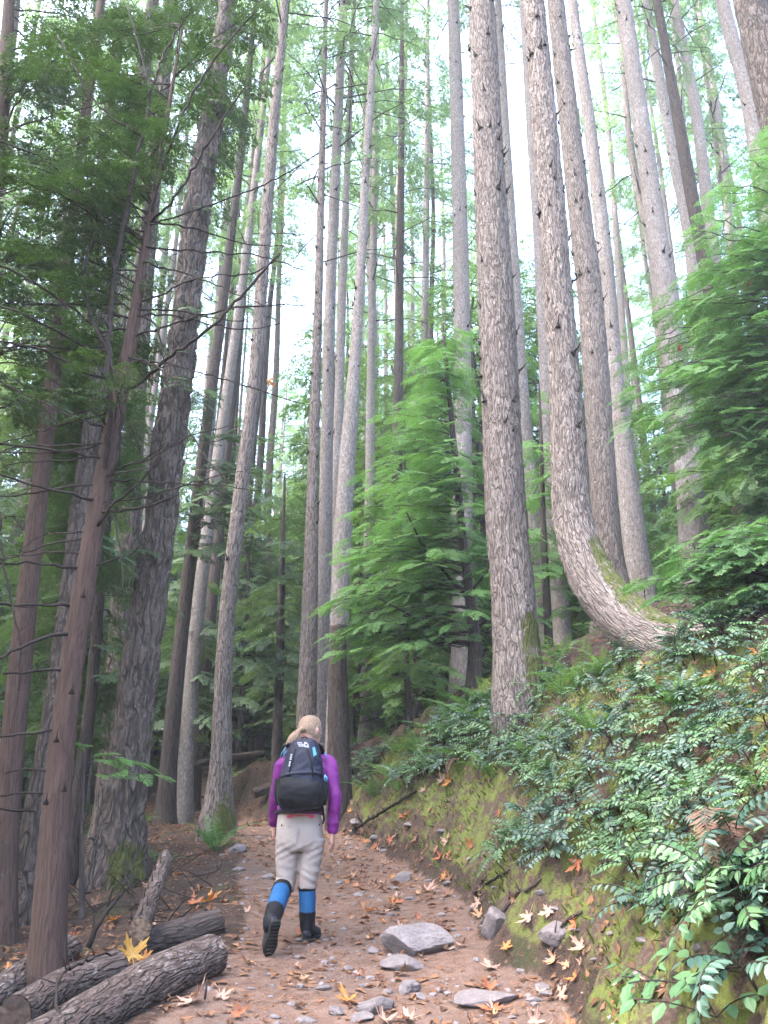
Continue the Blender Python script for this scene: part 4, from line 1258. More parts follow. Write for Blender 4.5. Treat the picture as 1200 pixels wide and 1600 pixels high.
def grape_mesh(seed):
    rng = np.random.default_rng(seed)
    gf, gs = Geo(), Geo()
    nf = rng.integers(9, 13)
    tube(gs, [(0, 0, -0.06), (0.01, 0, 0.05), (0, 0.01, 0.10)], [0.007, 0.006, 0.005], 5)
    Q = []; tt = []
    for k in range(nf):
        az = 2 * pi * k / nf + rng.uniform(-.4, .4)
        L = rng.uniform(0.16, 0.36)
        el = radians(rng.uniform(25, 70))
        t = np.linspace(0, 1, 9)
        ang = el - t * rng.uniform(0.9, 1.6)
        hx = np.concatenate([[0], np.cumsum(np.cos(ang))[:-1]]) * L / 8; hz = np.concatenate([[0], np.cumsum(np.sin(ang))[:-1]]) * L / 8
        h = np.array([cos(az), sin(az), 0])
        P = np.array([0, 0, 0.09 + rng.uniform(-.03, .02)]) + hx[:, None] * h + hz[:, None] * np.array([0, 0, 1.0])
        tube(gs, P, 0.0022, 4, cap=False)
        npair = rng.integers(5, 8); tb = rng.uniform(0.2, 0.8)
        for i in range(npair + 1):
            u = 0.28 + 0.70 * i / npair
            q = u * 8; a = min(int(q), 7); p = P[a] + (P[a + 1] - P[a]) * (q - a)
            d = P[a + 1] - P[a]; d /= np.linalg.norm(d)
            s = np.cross([0, 0, 1.0], h); n = np.cross(d, s)
            ln = rng.uniform(0.042, 0.058) * (1 - 0.25 * abs(u - 0.55))
            if i == npair:
                Q += leaflet(p, d, s, ln, ln * 0.25, 0.35, n); tt += [tb] * 4
            else:
                for sd in (-1, 1):
                    v = s * sd * 0.92 + d * 0.35 - n * rng.uniform(0.1, 0.4); v /= np.linalg.norm(v)
                    sv = np.cross(n, v); sv /= np.linalg.norm(sv)
                    Q += leaflet(p, v, sv, ln * rng.uniform(.85, 1.1), ln * 0.25, 0.35, n); tt += [np.clip(tb + rng.uniform(-.2, .2), 0, 1)] * 4
    gf.quads(Q, tint=tt)
    return gs.mesh("stem", [M['twig']]), gf.mesh("foliage", [M['grape' if seed % 2 else 'grape_green']])


def salal_mesh(seed):
    rng = np.random.default_rng(seed)
    gf, gs = Geo(), Geo(); Q = []; tt = []
    for k in range(3):
        az = rng.uniform(0, 6.28); L = rng.uniform(.15, .28); h = np.array([cos(az), sin(az), 0])
        t = np.linspace(0, 1, 6)[:, None]
        P = t * h * L * 0.8 + np.array([0, 0, 1.0]) * (t * L * 0.7 - 0.25 * L * t ** 2)
        tube(gs, P, 0.0025, 4, cap=False)
        for i in range(1, 6):
            sd = 1 if i % 2 else -1
            s = np.cross([0, 0, 1.0], h)
            v = s * sd * 0.7 + h * 0.6 + np.array([0, 0, rng.uniform(-.3, .1)]); v /= np.linalg.norm(v)
            n = np.array([0, 0, 1.0]); sv = np.cross(n, v); sv /= np.linalg.norm(sv)
            ln = rng.uniform(.055, .08)
            Q += leaflet(P[i], v, sv, ln, ln * 0.33, 0.15, n); tt += [rng.uniform(.2, .9)] * 4
    gf.quads(Q, tint=tt)
    return gs.mesh("stem", [M['twig']]), gf.mesh("foliage", [M['salal']])


GRAPE = [grape_mesh(700 + k) for k in range(8)]
SALAL = [salal_mesh(740 + k) for k in range(3)]
PLANTS = [(540, 1270), (600, 1235), (680, 1195), (740, 1180), (800, 1215), (830, 1290), (770, 1330), (845, 1345), (930, 1320), (985, 1360), (1010, 1420), (1070, 1440), (1120, 1480), (1210, 1500), (1210, 925), (1000, 1005), (860, 1065), (760, 1110), (620, 1170), (560, 1200)]
CREST = [(560, 1262), (640, 1228), (740, 1200), (860, 1180), (900, 1090), (760, 1100), (620, 1165), (555, 1200)]
grng = np.random.default_rng(55)


def plant_label(px, py, kind):
    if kind == 'salal':
        return "broad leaved light green shrub sprig low on the embankment"
    if px < 760: return "Oregon grape shrub on the shadowy crest beyond the mossy slope"
    if py < 1110: return "Oregon grape shrub high on the slope around the curved fir's foot"
    if px > 1050: return "large leaved Oregon grape shrub near the camera on the steep slope"
    return "glossy Oregon grape shrub halfway up the embankment below the firs"


cnt = 0; tries = 0; done = []
while cnt < 290 and tries < 3000:
    tries += 1
    (px, py), = sample_poly(grng, PLANTS if grng.random() < 0.62 else CREST, 1)
    p = ground(px, py)
    if p is None: continue
    if any((p[0] - q[0]) ** 2 + (p[1] - q[1]) ** 2 < 0.12 ** 2 for q in done): continue
    if vnoise(p[0] * 1.6, p[1] * 1.6, seed=71) < -0.35: continue
    if py > 1240 and grng.random() < 0.45: continue
    if 930 < px < 1060 and py < 1050 and grng.random() < 0.8: continue
    done.append(p); cnt += 1
    st, fo = GRAPE[grng.integers(8)]
    n = tnormal(p[0], p[1])
    r = root("oregon_grape", plant_label(px, py, 'grape'), "shrub", p + n * 0.0, "Oregon grape shrubs on the embankment")
    part("stem", st, r); part("foliage", fo, r)
    d = Vector((n[0] * 0.55, n[1] * 0.55, 1.0)).normalized()
    s = grng.uniform(0.6, 1.0) * (1.25 if px < 800 else 1.0) * (0.72 if p[1] < 4.6 else 1.0)
    r.scale = (s, s, s)
    r.rotation_euler = (d.to_track_quat('Z', 'Y').to_matrix() @ Matrix.Rotation(grng.uniform(0, 6.28), 3, 'Z')).to_euler()
for k in range(64):                                            # the same growth goes on along the bank beside the viewpoint
    y = grng.uniform(0.7, 4.6); s_ = grng.uniform(0.5, 3.2); x = float(xr(y)) + s_
    if s_ < 0.9 and y > 3.0: continue
    st, fo = GRAPE[grng.integers(8)]; n = tnormal(x, y)
    r = root("oregon_grape", "Oregon grape shrub on the steep bank at or beyond the frame edge", "shrub", (x, y, Tz(x, y)), "Oregon grape shrubs on the embankment")
    part("stem", st, r); part("foliage", fo, r); s = grng.uniform(0.5, 0.8); r.scale = (s, s, s)
    d = Vector((n[0] * 0.55, n[1] * 0.55, 1.0)).normalized()
    r.rotation_euler = (d.to_track_quat('Z', 'Y').to_matrix() @ Matrix.Rotation(grng.uniform(0, 6.28), 3, 'Z')).to_euler()
LOW = [(1090, 1400, 1), (1020, 1440, 0), (1060, 1435, 1), (1040, 1545, 1), (1080, 1540, 1), (1010, 1560, 1), (1150, 1430, 0), (1190, 1560, 0), (1070, 1490, 1), (1170, 1350, 0), (1100, 1260, 0), (985, 1395, 1), (1195, 1460, 0), (960, 1290, 0), (1120, 1590, 1), (870, 1345, 0), (790, 1345, 0)]
for i, (px, py, sal) in enumerate(LOW):
    p = ground(px, py); n = tnormal(p[0], p[1])
    st, fo = SALAL[i % 3] if sal else GRAPE[i % 8]
    r = root("salal_shrub" if sal else "oregon_grape", plant_label(px, py, 'salal') if sal else "Oregon grape sprig alone on the bare lower embankment", "shrub", p, "broad leaved sprigs on the lower embankment" if sal else "Oregon grape sprigs on the lower embankment")
    part("stem", st, r); part("foliage", fo, r)
    d = Vector((n[0] * 0.7, n[1] * 0.7, 1.0)).normalized()
    r.rotation_euler = (d.to_track_quat('Z', 'Y').to_matrix() @ Matrix.Rotation(grng.uniform(0, 6.28), 3, 'Z')).to_euler()

# low green growth on the shaded floor farther back
def bush_fern(seed):
    rng = np.random.default_rng(seed); g = Geo()
    for k in range(9):
        f = frond_geo(rng, rng.uniform(.5, .75), 16, 0.11, rng.uniform(.4, .65))
        a = 2 * pi * k / 9 + rng.uniform(-.3, .3); R_ = np.array([[cos(a), -sin(a), 0], [sin(a), cos(a), 0], [0, 0, 1]])
        V = np.concatenate(f.V) @ R_.T
        g.add(V, np.concatenate(f.F4), tint=np.full(len(V), rng.uniform(.2, .8)))
    return g.mesh("fronds", [M['fern']])


BF = [bush_fern(800 + k) for k in range(4)]
n_ = 0
while n_ < 190:
    y = 10.5 + 17 * grng.random(); side = grng.random() < 0.5
    x = (xr(y) + grng.uniform(0.4, 6.5)) if side else (xl(y) - grng.uniform(0.8, 7.5))
    if grng.random() < 0.45:
        st, fo = SALAL[grng.integers(3)]
        r = root("salal_shrub", "low broad leaved shrub on the shaded forest floor past the walker", "shrub", (x, y, Tz(x, y)), "low shrubs on the far forest floor")
        part("stem", st, r); part("foliage", fo, r); s = grng.uniform(1.5, 2.4)
        r.scale = (s,) * 3; r.rotation_euler = (0, 0, grng.uniform(0, 6.28))
    else:
        o = part("fern", BF[grng.integers(4)]); s = grng.uniform(.6, 1.15)
        tag(o, "small fern on the shaded forest floor past the walker", "fern", "small ferns on the far forest floor")
        o.location = (x, y, Tz(x, y)); o.scale = (s,) * 3; o.rotation_euler = (0, 0, grng.uniform(0, 6.28))
    n_ += 1

# ------------------------------------------------------------------ moss, litter, gravel: what nobody could count
def terrain_pts(rng, n, xr_, yr_, keep):
    x = rng.uniform(*xr_, n); y = yr_[0] + (yr_[1] - yr_[0]) * rng.random(n) ** 1.25
    k = keep(x, y); x, y = x[k], y[k]
    z = T(x, y); e = 0.05
    nn = np.stack([(T(x - e, y) - T(x + e, y)) / (2 * e), (T(x, y - e) - T(x, y + e)) / (2 * e), np.ones_like(x)], 1)
    nn /= np.linalg.norm(nn, axis=1)[:, None]
    return np.stack([x, y, z], 1), nn


def basis(rng, n):
    r = rng.normal(0, 1, n.shape)
    a = r - n * np.sum(r * n, 1)[:, None]; a /= np.linalg.norm(a, axis=1)[:, None]
    return a, np.cross(n, a)


mrng = np.random.default_rng(66)
def moss_keep(x, y):
    s = x - xr(y)
    return (s > 0.12) & (s < 1.9) & (vnoise(x * 2.1, y * 2.1, seed=81) + 0.5 * vnoise(x * 6, y * 6, seed=82) > 0.0 - 0.45 * sstep(6, 9, y))
P_, N_ = terrain_pts(mrng, 90000, (-2.5, 4.6), (1.9, 13), moss_keep)
a, bb = basis(mrng, N_)
h = (0.010 + 0.045 * mrng.random(len(P_)) ** 2)[:, None]
up = N_ * 0.6 + np.array([0, 0, 0.4]) + mrng.normal(0, 0.35, N_.shape)
wd = h * 0.22 + 0.001
Q = np.stack([P_ - N_ * 0.004 - a * wd, P_ - N_ * 0.004 + a * wd, P_ + up * h + a * wd * 0.5, P_ + up * h * 1.1 - a * wd * 0.3], 1)
g = Geo(); g.quads(Q, tint=np.clip(mrng.uniform(0, 1, len(Q)) * 0.7 + 0.3 * vnoise(P_[:, 0] * 3, P_[:, 1] * 3, seed=83) + .1, 0, 1))
tag(part("moss", g.mesh("moss", [M['moss']])), "yellow green moss over the lower embankment", "moss", kind='stuff')

g = Geo()
P_, N_ = terrain_pts(mrng, 68000, (-5, 3.2), (0.7, 16), lambda x, y: (x - xr(y) < 0.25) & (vnoise(x * 1.3, y * 1.3, seed=85) > -0.6))
a, bb = basis(mrng, N_)
L = mrng.uniform(0.008, 0.026, len(P_))[:, None]; wd = mrng.uniform(0.0009, 0.002, len(P_))[:, None]
c = P_ + N_ * mrng.uniform(0.001, 0.006, (len(P_), 1)); a = a + N_ * mrng.normal(0, 0.12, (len(P_), 1))
g.quads(np.stack([c - a * L - bb * wd, c - a * L + bb * wd, c + a * L + bb * wd * .6, c + a * L - bb * wd * .6], 1), tint=mrng.uniform(0, 0.75, len(P_)))
P_, N_ = terrain_pts(mrng, 40000, (-7, 4.5), (0.7, 22), lambda x, y: ((x - xr(y) < 0.4) | (mrng.random(len(x)) < 0.12)) & (vnoise(x * 1.1, y * 1.1, seed=86) > -0.35))
a, bb = basis(mrng, N_)
L = mrng.uniform(0.008, 0.04, len(P_))[:, None] * (1 + 0.04 * P_[:, 1:2]); wd = L * mrng.uniform(0.3, 0.75, len(P_))[:, None]
c = P_ + N_ * mrng.uniform(0.002, 0.012, (len(P_), 1)); cv = N_ * mrng.normal(0, 0.4, (len(P_), 1)) * L
g.quads(np.stack([c - a * L, c + bb * wd + cv, c + a * L * 0.8, c - bb * wd * .8 + cv], 1), tint=mrng.uniform(0.1, 1, len(P_)))
tag(part("needle_litter", g.mesh("needle_litter", [M['litter']])), "fallen needles and leaf scraps over trail and forest floor", "litter", kind='stuff')


def rock_geo(seed, sub=2, flat=0.6, facets=9, rough=0.05, elong=1.3):
    rng = np.random.default_rng(seed)
    bm = bmesh.new(); bmesh.ops.create_icosphere(bm, subdivisions=sub, radius=1.0)
    bm.verts.ensure_lookup_table()
    V = np.array([v.co[:] for v in bm.verts]); F = np.array([[v.index for v in f.verts] for f in bm.faces]); bm.free()
    for k in range(facets):
        n = rng.normal(0, 1, 3); n /= np.linalg.norm(n); d = rng.uniform(0.55, 0.85)
        ex = np.maximum(V @ n - d, 0); V = V - ex[:, None] * n * 0.8
    V = V * (1 + 1.5 * rough * fbm(V[:, 0] * 2.5, V[:, 1] * 2.5, V[:, 2] * 2.5, seed=seed)[:, None] * 2)
    V *= np.array([elong, 1.0, flat]) * 0.5
    g = Geo(); g.add(V, F3=F)
    return g, V, F


def rock_mat():
    m, nt = mat("stone")
    co = nd(nt, "TexCoord").outputs['Object']
    n1 = noise(nt, co, 3.0, 5, 0.6); n2 = noise(nt, co, 22.0, 5, 0.7)
    rnd = nd(nt, "ObjectInfo").outputs['Random']
    c = mixc(nt, ramp(nt, n1, 0.35, 0.65), (0.13, 0.112, 0.114), (0.19, 0.166, 0.166))
    c = mixc(nt, ramp(nt, n2, 0.45, 0.7), c, (0.10, 0.078, 0.074))
    c = mixc(nt, mth(nt, 'MULTIPLY', rnd, 0.5), c, (0.085, 0.07, 0.07))
    b = nd(nt, "Bump", {'Height': mth(nt, 'ADD', n1, mth(nt, 'MULTIPLY', n2, 0.6)), 'Strength': 0.5, 'Distance': 0.04})
    p = nd(nt, "BsdfPrincipled", {'Base Color': c, 'Roughness': 0.85, 'Specular IOR Level': 0.25, 'Normal': b.outputs[0]})
    finish(nt, p.outputs[0]); return m


M['stone'] = rock_mat()
g = Geo()
pb = [rock_geo(900 + k, 1, 0.6)[1:] for k in range(5)]
P_, N_ = terrain_pts(mrng, 1500, (-2.6, 1.9), (2.8, 13), lambda x, y: (x - xr(y) < 0.35 * mrng.random(len(x))) & (xl(y) - x < 0.15) & (vnoise(x * 1.9, y * 1.9, seed=88) > -0.3))
for p in P_:
    V, F = pb[mrng.integers(5)]
    s = 0.008 + 0.026 * mrng.random() ** 2.5; a_ = mrng.uniform(0, 6.28)
    R_ = np.array([[cos(a_), -sin(a_), 0], [sin(a_), cos(a_), 0], [0, 0, 1]])
    g.add((V * s * 2) @ R_.T + p + [0, 0, s * 0.15], F3=F)
tag(part("gravel", g.mesh("gravel", [M['stone']])), "loose gravel strewn over the trail", "gravel", kind='stuff')

# ------------------------------------------------------------------ stones one can count
ROCK = [rock_geo(920 + k, 3, (0.55, 0.7, 0.45, 0.6)[k % 4], 10, 0.05, (1.3, 1.1, 1.6)[k % 3])[0].mesh("stone", [M['stone']]) for k in range(8)]


def stone(px, py, wpx, label, k, group=None, hs=1.0, sink=0.42, rz=None, tilt=0.0, lift=0.0):
    p = ground(px, py)
    if p is None: return
    rng = np.random.default_rng(int(px * 3 + py))
    s = wpx / FPX * zc(p)
    o = part("stone", ROCK[k % 8])
    tag(o, label, "stone", group)
    o.scale = (s * 0.8, s * 0.8, s * 0.75 * hs)
    o.location = (p[0], p[1], p[2] + s * hs * 0.2 * (1 - 2 * sink) + lift)
    o.rotation_euler = (tilt, rng.uniform(-.15, .15), rng.uniform(0, 6.28) if rz is None else rz)
    return o


def boulder(px, py, wpx, label, seed, dims, rz, sink=0.3):
    p = ground(px, py); s = wpx / FPX * zc(p)
    g, V, F = rock_geo(seed, 4, 1.0, 13, 0.035, 1.0)
    o = part("stone", g.mesh("stone", [M['stone']]))
    tag(o, label, "stone")
    o.scale = tuple(s * d for d in dims); o.rotation_euler = (0, 0, rz)
    o.location = (p[0], p[1], p[2] + s * dims[2] * (0.5 - sink))


boulder(650, 1484, 112, "big flat grey rock in the middle of the trail", 9011, (1.1, 1.05, 0.55), 0.3, 0.32)
boulder(628, 1512, 66, "broken rock corner just below the big flat trail rock", 9002, (1.1, 0.8, 0.4), -0.3)
boulder(776, 1448, 66, "upright grey slab where the trail meets the embankment", 9023, (0.95, 0.8, 0.8), 0.9, 0.42)
boulder(868, 1466, 60, "pale angular rock embedded in the foot of the embankment", 9034, (0.95, 0.7, 0.7), -0.6, 0.42)
boulder(760, 1568, 96, "long low dark rock under rosy leaves at the trail's right", 9005, (1.2, 0.6, 0.35), 0.1, 0.35)
boulder(590, 1580, 62, "lumpy grey rock low in the middle of the trail", 9006, (1.1, 0.75, 0.5), 0.2)
boulder(640, 1548, 46, "rounded rock below the broken rock corner", 9007, (1.0, 0.8, 0.6), 0.8)
SL = [(585, 1487, 28), (545, 1515, 24), (507, 1545, 30), (570, 1541, 22), (606, 1551, 24), (655, 1559, 28), (526, 1582, 40), (565, 1593, 44), (480, 1596, 34), (682, 1597, 26), (832, 1563, 26), (848, 1543, 28), (812, 1518, 20), (628, 1374, 42), (617, 1390, 26), (420, 1372, 30), (372, 1360, 26), (370, 1330, 40), (640, 1405, 20), (600, 1330, 18), (585, 1310, 24), (555, 1285, 22), (520, 1440, 16), (740, 1420, 16), (700, 1380, 18), (560, 1400, 20), (530, 1380, 16), (610, 1430, 18), (690, 1430, 20), (745, 1500, 16), (900, 1455, 22), (955, 1460, 20), (1005, 1470, 26), (1000, 1525, 30), (930, 1500, 18), (868, 1420, 18), (845, 1395, 22), (905, 1280, 18), (690, 1300, 22), (640, 1290, 22), (455, 1570, 20), (430, 1590, 22), (390, 1545, 14), (405, 1310, 18), (440, 1330, 14), (470, 1310, 14), (800, 1590, 16), (780, 1540, 14), (860, 1500, 20), (1090, 1480, 26)]
for i, (px, py, w_) in enumerate(SL):
    lb = "grey stone stuck in the earth of the embankment" if px > 840 else ("small flat stone on the far stretch of trail past the walker" if py < 1420 else "rounded grey stone bedded in the near trail")
    stone(px, py, w_, lb, i, "stones on the trail and embankment")
srng = np.random.default_rng(12)
for i in range(24):
    y = 4.3 + 8 * srng.random() ** 1.3; x = srng.uniform(xl(y) + .15, xr(y) + 0.1)
    k = i
    o = part("stone", ROCK[k % 8]); tag(o, "pebble sized grey stone on the trodden trail", "stone", "small stones on the trail")
    s = srng.uniform(0.035, 0.075)
    o.scale = (s, s, s * .8); o.location = (x, y, Tz(x, y) + s * 0.08); o.rotation_euler = (0, 0, srng.uniform(0, 6.28))

# ------------------------------------------------------------------ maple leaves
def maple_geo(seed):
    rng = np.random.default_rng(seed)
    la = np.radians([-128, -64, 0, 64, 128]) + rng.normal(0, 0.06, 5)
    ll = np.array([0.55, 0.88, 1.0, 0.88, 0.55]) * rng.uniform(0.92, 1.08, 5)
    pts = []
    def pol(r, a): return (r * cos(a), r * sin(a))
    for i in range(5):
        a, l = la[i], ll[i]
        pts += [pol(l * 0.52, a - 0.30), pol(l * 0.74, a - 0.34), pol(l * 0.72, a - 0.16), pol(l, a + rng.normal(0, .03)), pol(l * 0.72, a + 0.16), pol(l * 0.74, a + 0.34), pol(l * 0.52, a + 0.30)]
        if i < 4:
            pts.append(pol(0.30, 0.5 * (a + la[i + 1])))
    pts.append(pol(0.12, pi))
    O = np.array(pts); n = len(O)
    c1, c2, ph = rng.uniform(0.1, 0.9), rng.uniform(0.1, 0.6), rng.uniform(0, 6.28)
    V = [[0, 0, 0]]; tint = [1.0]
    for f in (0.5, 1.0):
        for k in range(n):
            x, y = O[k] * f
            r = math.hypot(x, y); th = math.atan2(y, x)
            z = c1 * r * r + c2 * r * r * cos(2 * th + ph) + 0.06 * vnoise(np.array([x * 4]), np.array([y * 4]), seed=seed)[0] * r * 2
            V.append([x, y, z])
            dv = min(abs((th - a_ + pi) % (2 * pi) - pi) for a_ in la)
            tint.append(0.9 if dv < 0.06 else 0.25 + 0.25 * rng.random())
    V = np.array(V) * 0.5
    F3 = [(0, 1 + k, 1 + (k + 1) % n) for k in range(n)]
    F4 = [(1 + k, 1 + n + k, 1 + n + (k + 1) % n, 1 + (k + 1) % n) for k in range(n)]
    g = Geo(); g.add(V, F4, F3, tint=tint)
    st = np.array([[-0.05, 0, 0], [-0.25, 0.02, 0.03], [-0.5, 0.05 * rng.normal(), 0.02]])
    tube(g, st, [0.012, 0.009, 0.007], 4, cap=False, tint=0.8)
    return g


LM = {'tan': leaf_mat("tan_leaf", (0.30, 0.16, 0.09), (0.42, 0.25, 0.15), 0.2, 0.75, .2, .3, (1, .8, .6)),
      'pale': leaf_mat("pale_leaf", (0.27, 0.155, 0.115), (0.38, 0.26, 0.205), 0.2, 0.7, .2, .15, (1, .8, .6)),
      'orange': leaf_mat("orange_leaf", (0.30, 0.105, 0.025), (0.42, 0.20, 0.06), 0.3, 0.55, .3, .2, (1.2, .9, .5)),
      'rust': leaf_mat("rust_leaf", (0.22, 0.065, 0.03), (0.34, 0.13, 0.06), 0.2, 0.6, .3, .2, (1, .7, .5)),
      'yellow': leaf_mat("yellow_leaf", (0.36, 0.185, 0.035), (0.46, 0.29, 0.08), 0.35, 0.55, .3, .15, (1.2, 1, .5)),
      'brown': leaf_mat("brown_leaf", (0.13, 0.07, 0.045), (0.21, 0.12, 0.08), 0.15, 0.75, .2, .2, (1, .8, .6))}
LG = [maple_geo(950 + k) for k in range(7)]
LEAF = {c: [g.mesh("maple_leaf", [m]) for g in LG] for c, m in LM.items()}


def leaf_at(p, n, size, colr, label, k, rng, group=None, tilt=0.25, up=None):
    o = part("maple_leaf", LEAF[colr][k % 7])
    tag(o, label, "leaf", group)
    d = Vector(n if up is None else up) + Vector(rng.normal(0, tilt, 3)); d.normalize()
    o.rotation_euler = (d.to_track_quat('Z', 'Y').to_matrix() @ Matrix.Rotation(rng.uniform(0, 6.28), 3, 'Z')).to_euler()
    o.scale = (size,) * 3
    o.location = tuple(np.asarray(p) + np.asarray(n) * (0.012 + 0.04 * size))
    return o


lrng = np.random.default_rng(31)
SPEC = [(545, 1568, 50, 'orange', "curled orange maple leaf lying between stones in the near trail"), (768, 1516, 50, 'pale', "peach maple leaf with splayed lobes on the trail below the embankment"),
        (792, 1482, 34, 'orange', "orange curled leaf standing against the foot of the embankment"), (722, 1480, 38, 'pale', "pale spread leaf beside the big flat trail rock"),
        (664, 1394, 44, 'pale', "large pale leaf on the trail past the big rock"), (690, 1340, 30, 'rust', "rust leaf at the mossy edge of the trail"),
        (736, 1323, 28, 'rust', "dark red leaf on the moss above the trail edge"), (903, 1528, 30, 'orange', "single orange leaf on the bare earth at the foot of the embankment"),
        (776, 1582, 64, 'rust', "rosy red leaf lying on the long low dark rock"), (826, 1584, 36, 'pale', "star shaped pale leaf beside the rosy red leaf"),
        (300, 1568, 80, 'pale', "large flattened pinkish leaf by the end of the front log"), (345, 1560, 46, 'pale', "smaller pinkish leaf lapping the large flattened one"),
        (600, 1600, 60, 'pale', "pale leaf cut by the lower frame edge"), (640, 1598, 50, 'pale', "tan leaf among the lowest stones"),
        (905, 1348, 40, 'rust', "dark rust leaf caught under low Oregon grape"), (1188, 1022, 40, 'orange', "orange leaf resting on the shrubs high at the frame edge"),
        (1040, 1065, 46, 'orange', "orange red leaf cluster below the curved fir's foot"), (1062, 1137, 26, 'orange', "small orange leaf amid the shiny shrubs"),
        (470, 1462, 30, 'rust', "brown orange leaf between the walker's feet"), (325, 1412, 46, 'orange', "orange leaf on the litter by the trail's left edge"),
        (300, 1415, 36, 'rust', "rust leaf on the litter heap by the trail's left edge"), (180, 1440, 34, 'orange', "amber leaf leaning in the twigs behind the logs"),
        (150, 1415, 34, 'brown', "brown leaf in the twig heap before the massive fir"), (15, 1520, 46, 'orange', "orange leaf beside the near cedar's foot"), (430, 1375, 26, 'yellow', "yellowish leaf by the dark stone left of the walker"),
        (700, 1225, 34, 'orange', "orange leaf on the crest above the bright moss"), (690, 1222, 30, 'pale', "buff leaf lying on the crest above the bright moss")]
for i, (px, py, w_, c_, lb) in enumerate(SPEC):
    p = ground(px, py)
    if p is None: continue
    leaf_at(p, tnormal(p[0], p[1]), w_ / FPX * zc(p), c_, lb, i, lrng)
# the upright yellow leaf behind the logs
p = ground(203, 1522)
o = leaf_at(p, (0, 0, 1), 66 / FPX * zc(p), 'yellow', "big yellow orange leaf propped up behind the front log", 4, lrng, up=(0.3, -0.9, 0.55), tilt=0.15)
o.location.z += 0.09
o = leaf_at(p + np.array([0.07, 0.05, 0]), (0, 0, 1), 50 / FPX * zc(p), 'orange', "browner orange leaf crumpled against the big propped leaf", 1, lrng, up=(-0.4, -0.6, 0.6), tilt=0.2)
o.location.z += 0.07
for i in range(250):
    z_ = lrng.random()
    if z_ < 0.60:
        y = 4.4 + 9.5 * lrng.random() ** 1.0; f = lrng.random() ** 0.5; x = xl(y) + (xr(y) + 0.3 - xl(y)) * f
        lb, gp = "tan and rust fallen leaf on the trail", "fallen leaves on the trail"
    elif z_ < 0.82:
        y = lrng.uniform(5.2, 13); x = xl(y) - lrng.uniform(0, 2.2)
        lb, gp = "brown fallen leaf on the duff left of the trail", "fallen leaves left of the trail"
    else:
        y = lrng.uniform(3.2, 11); x = xr(y) + lrng.uniform(0.1, 2.4)
        lb, gp = "fallen leaf lodged on the embankment", "fallen leaves on the embankment"
    p = np.array([x, y, Tz(x, y)])
    c_ = ('pale', 'pale', 'rust', 'brown', 'pale', 'rust', 'pale', 'orange', 'brown', 'tan', 'tan')[lrng.integers(11)]
    leaf_at(p, tnormal(x, y), lrng.uniform(0.07, 0.19), c_, lb, i, lrng, gp, tilt=0.22)
# leaves caught in the boughs
for i, (px, py, Y, w_, c_) in enumerate([(420, 597, 5.6, 24, 'orange'), (1170, 450, 8.3, 30, 'rust'), (1060, 545, 8.5, 22, 'rust')]):
    q = at(px, py, Y)
    leaf_at(q, (0, 0, 1), w_ / FPX * zc(q), c_, ("orange dead leaf snagged on the bare twig over the trail" if i == 0 else "dead leaf snagged among the boughs"), i, lrng, None if i == 0 else "dead leaves snagged in boughs", tilt=0.8)

# ------------------------------------------------------------------ logs and sticks
def log(px_pts, label, seed, mats=('bark_log', 'wood'), amp=0.004, name="fallen_log", ends=(True, True), rest=True):
    """px_pts: (px, py, width px): the log lies with its axis one radius above the ground met there."""
    rows = []
    for q in px_pts:
        if len(q) > 3:
            c = at(q[0], q[1], q[3]); rad = 0.5 * q[2] / FPX * zc(c)
        else:
            p = ground(q[0], q[1] + q[2] * 0.4); rad = 0.5 * q[2] / FPX * zc(p); c = p + np.array([0, 0, rad * 0.8])
        rows.append([*c, rad])
    rows = np.array(rows)
    g, P = trunk_geo(rows, 40, 0.03, amp, 16, seed, 0.0, None, 0.03)
    # drop the pointed tip fan: keep only quads, close with end faces
    g.F3 = []; g.M3 = []
    r = root(name, label, "log", rows.mean(0)[:3])
    off = rows.mean(0)[:3]
    part("trunk", g.mesh("log_trunk", [M[mats[0]]], True, offset=off), r)
    Tn, A, B = frames(P[:, :3])
    rng = np.random.default_rng(seed)
    for e, i in enumerate((0, len(P) - 1)):
        if not ends[e]: continue
        sg = -1 if i == 0 else 1
        th = np.linspace(0, 2 * pi, 32, endpoint=False)
        V = [P[i, :3] + Tn[i] * sg * rng.uniform(-.01, .012)]
        for f in (0.5, 0.97):
            for t_ in th:
                V.append(P[i, :3] + P[i, 3] * f * (cos(t_) * A[i] + sin(t_) * B[i]) + Tn[i] * sg * (0.004 + rng.uniform(-.008, .008)))
        F3 = [(0, 1 + k, 1 + (k + 1) % 32) for k in range(32)]
        F4 = [(1 + k, 33 + k, 33 + (k + 1) % 32, 1 + (k + 1) % 32) for k in range(32)]
        ge = Geo(); ge.add(V, F4, F3)
        part("cut_end", ge.mesh("cut_end", [M[mats[1]]], True, offset=off), r)
    return r, P, off


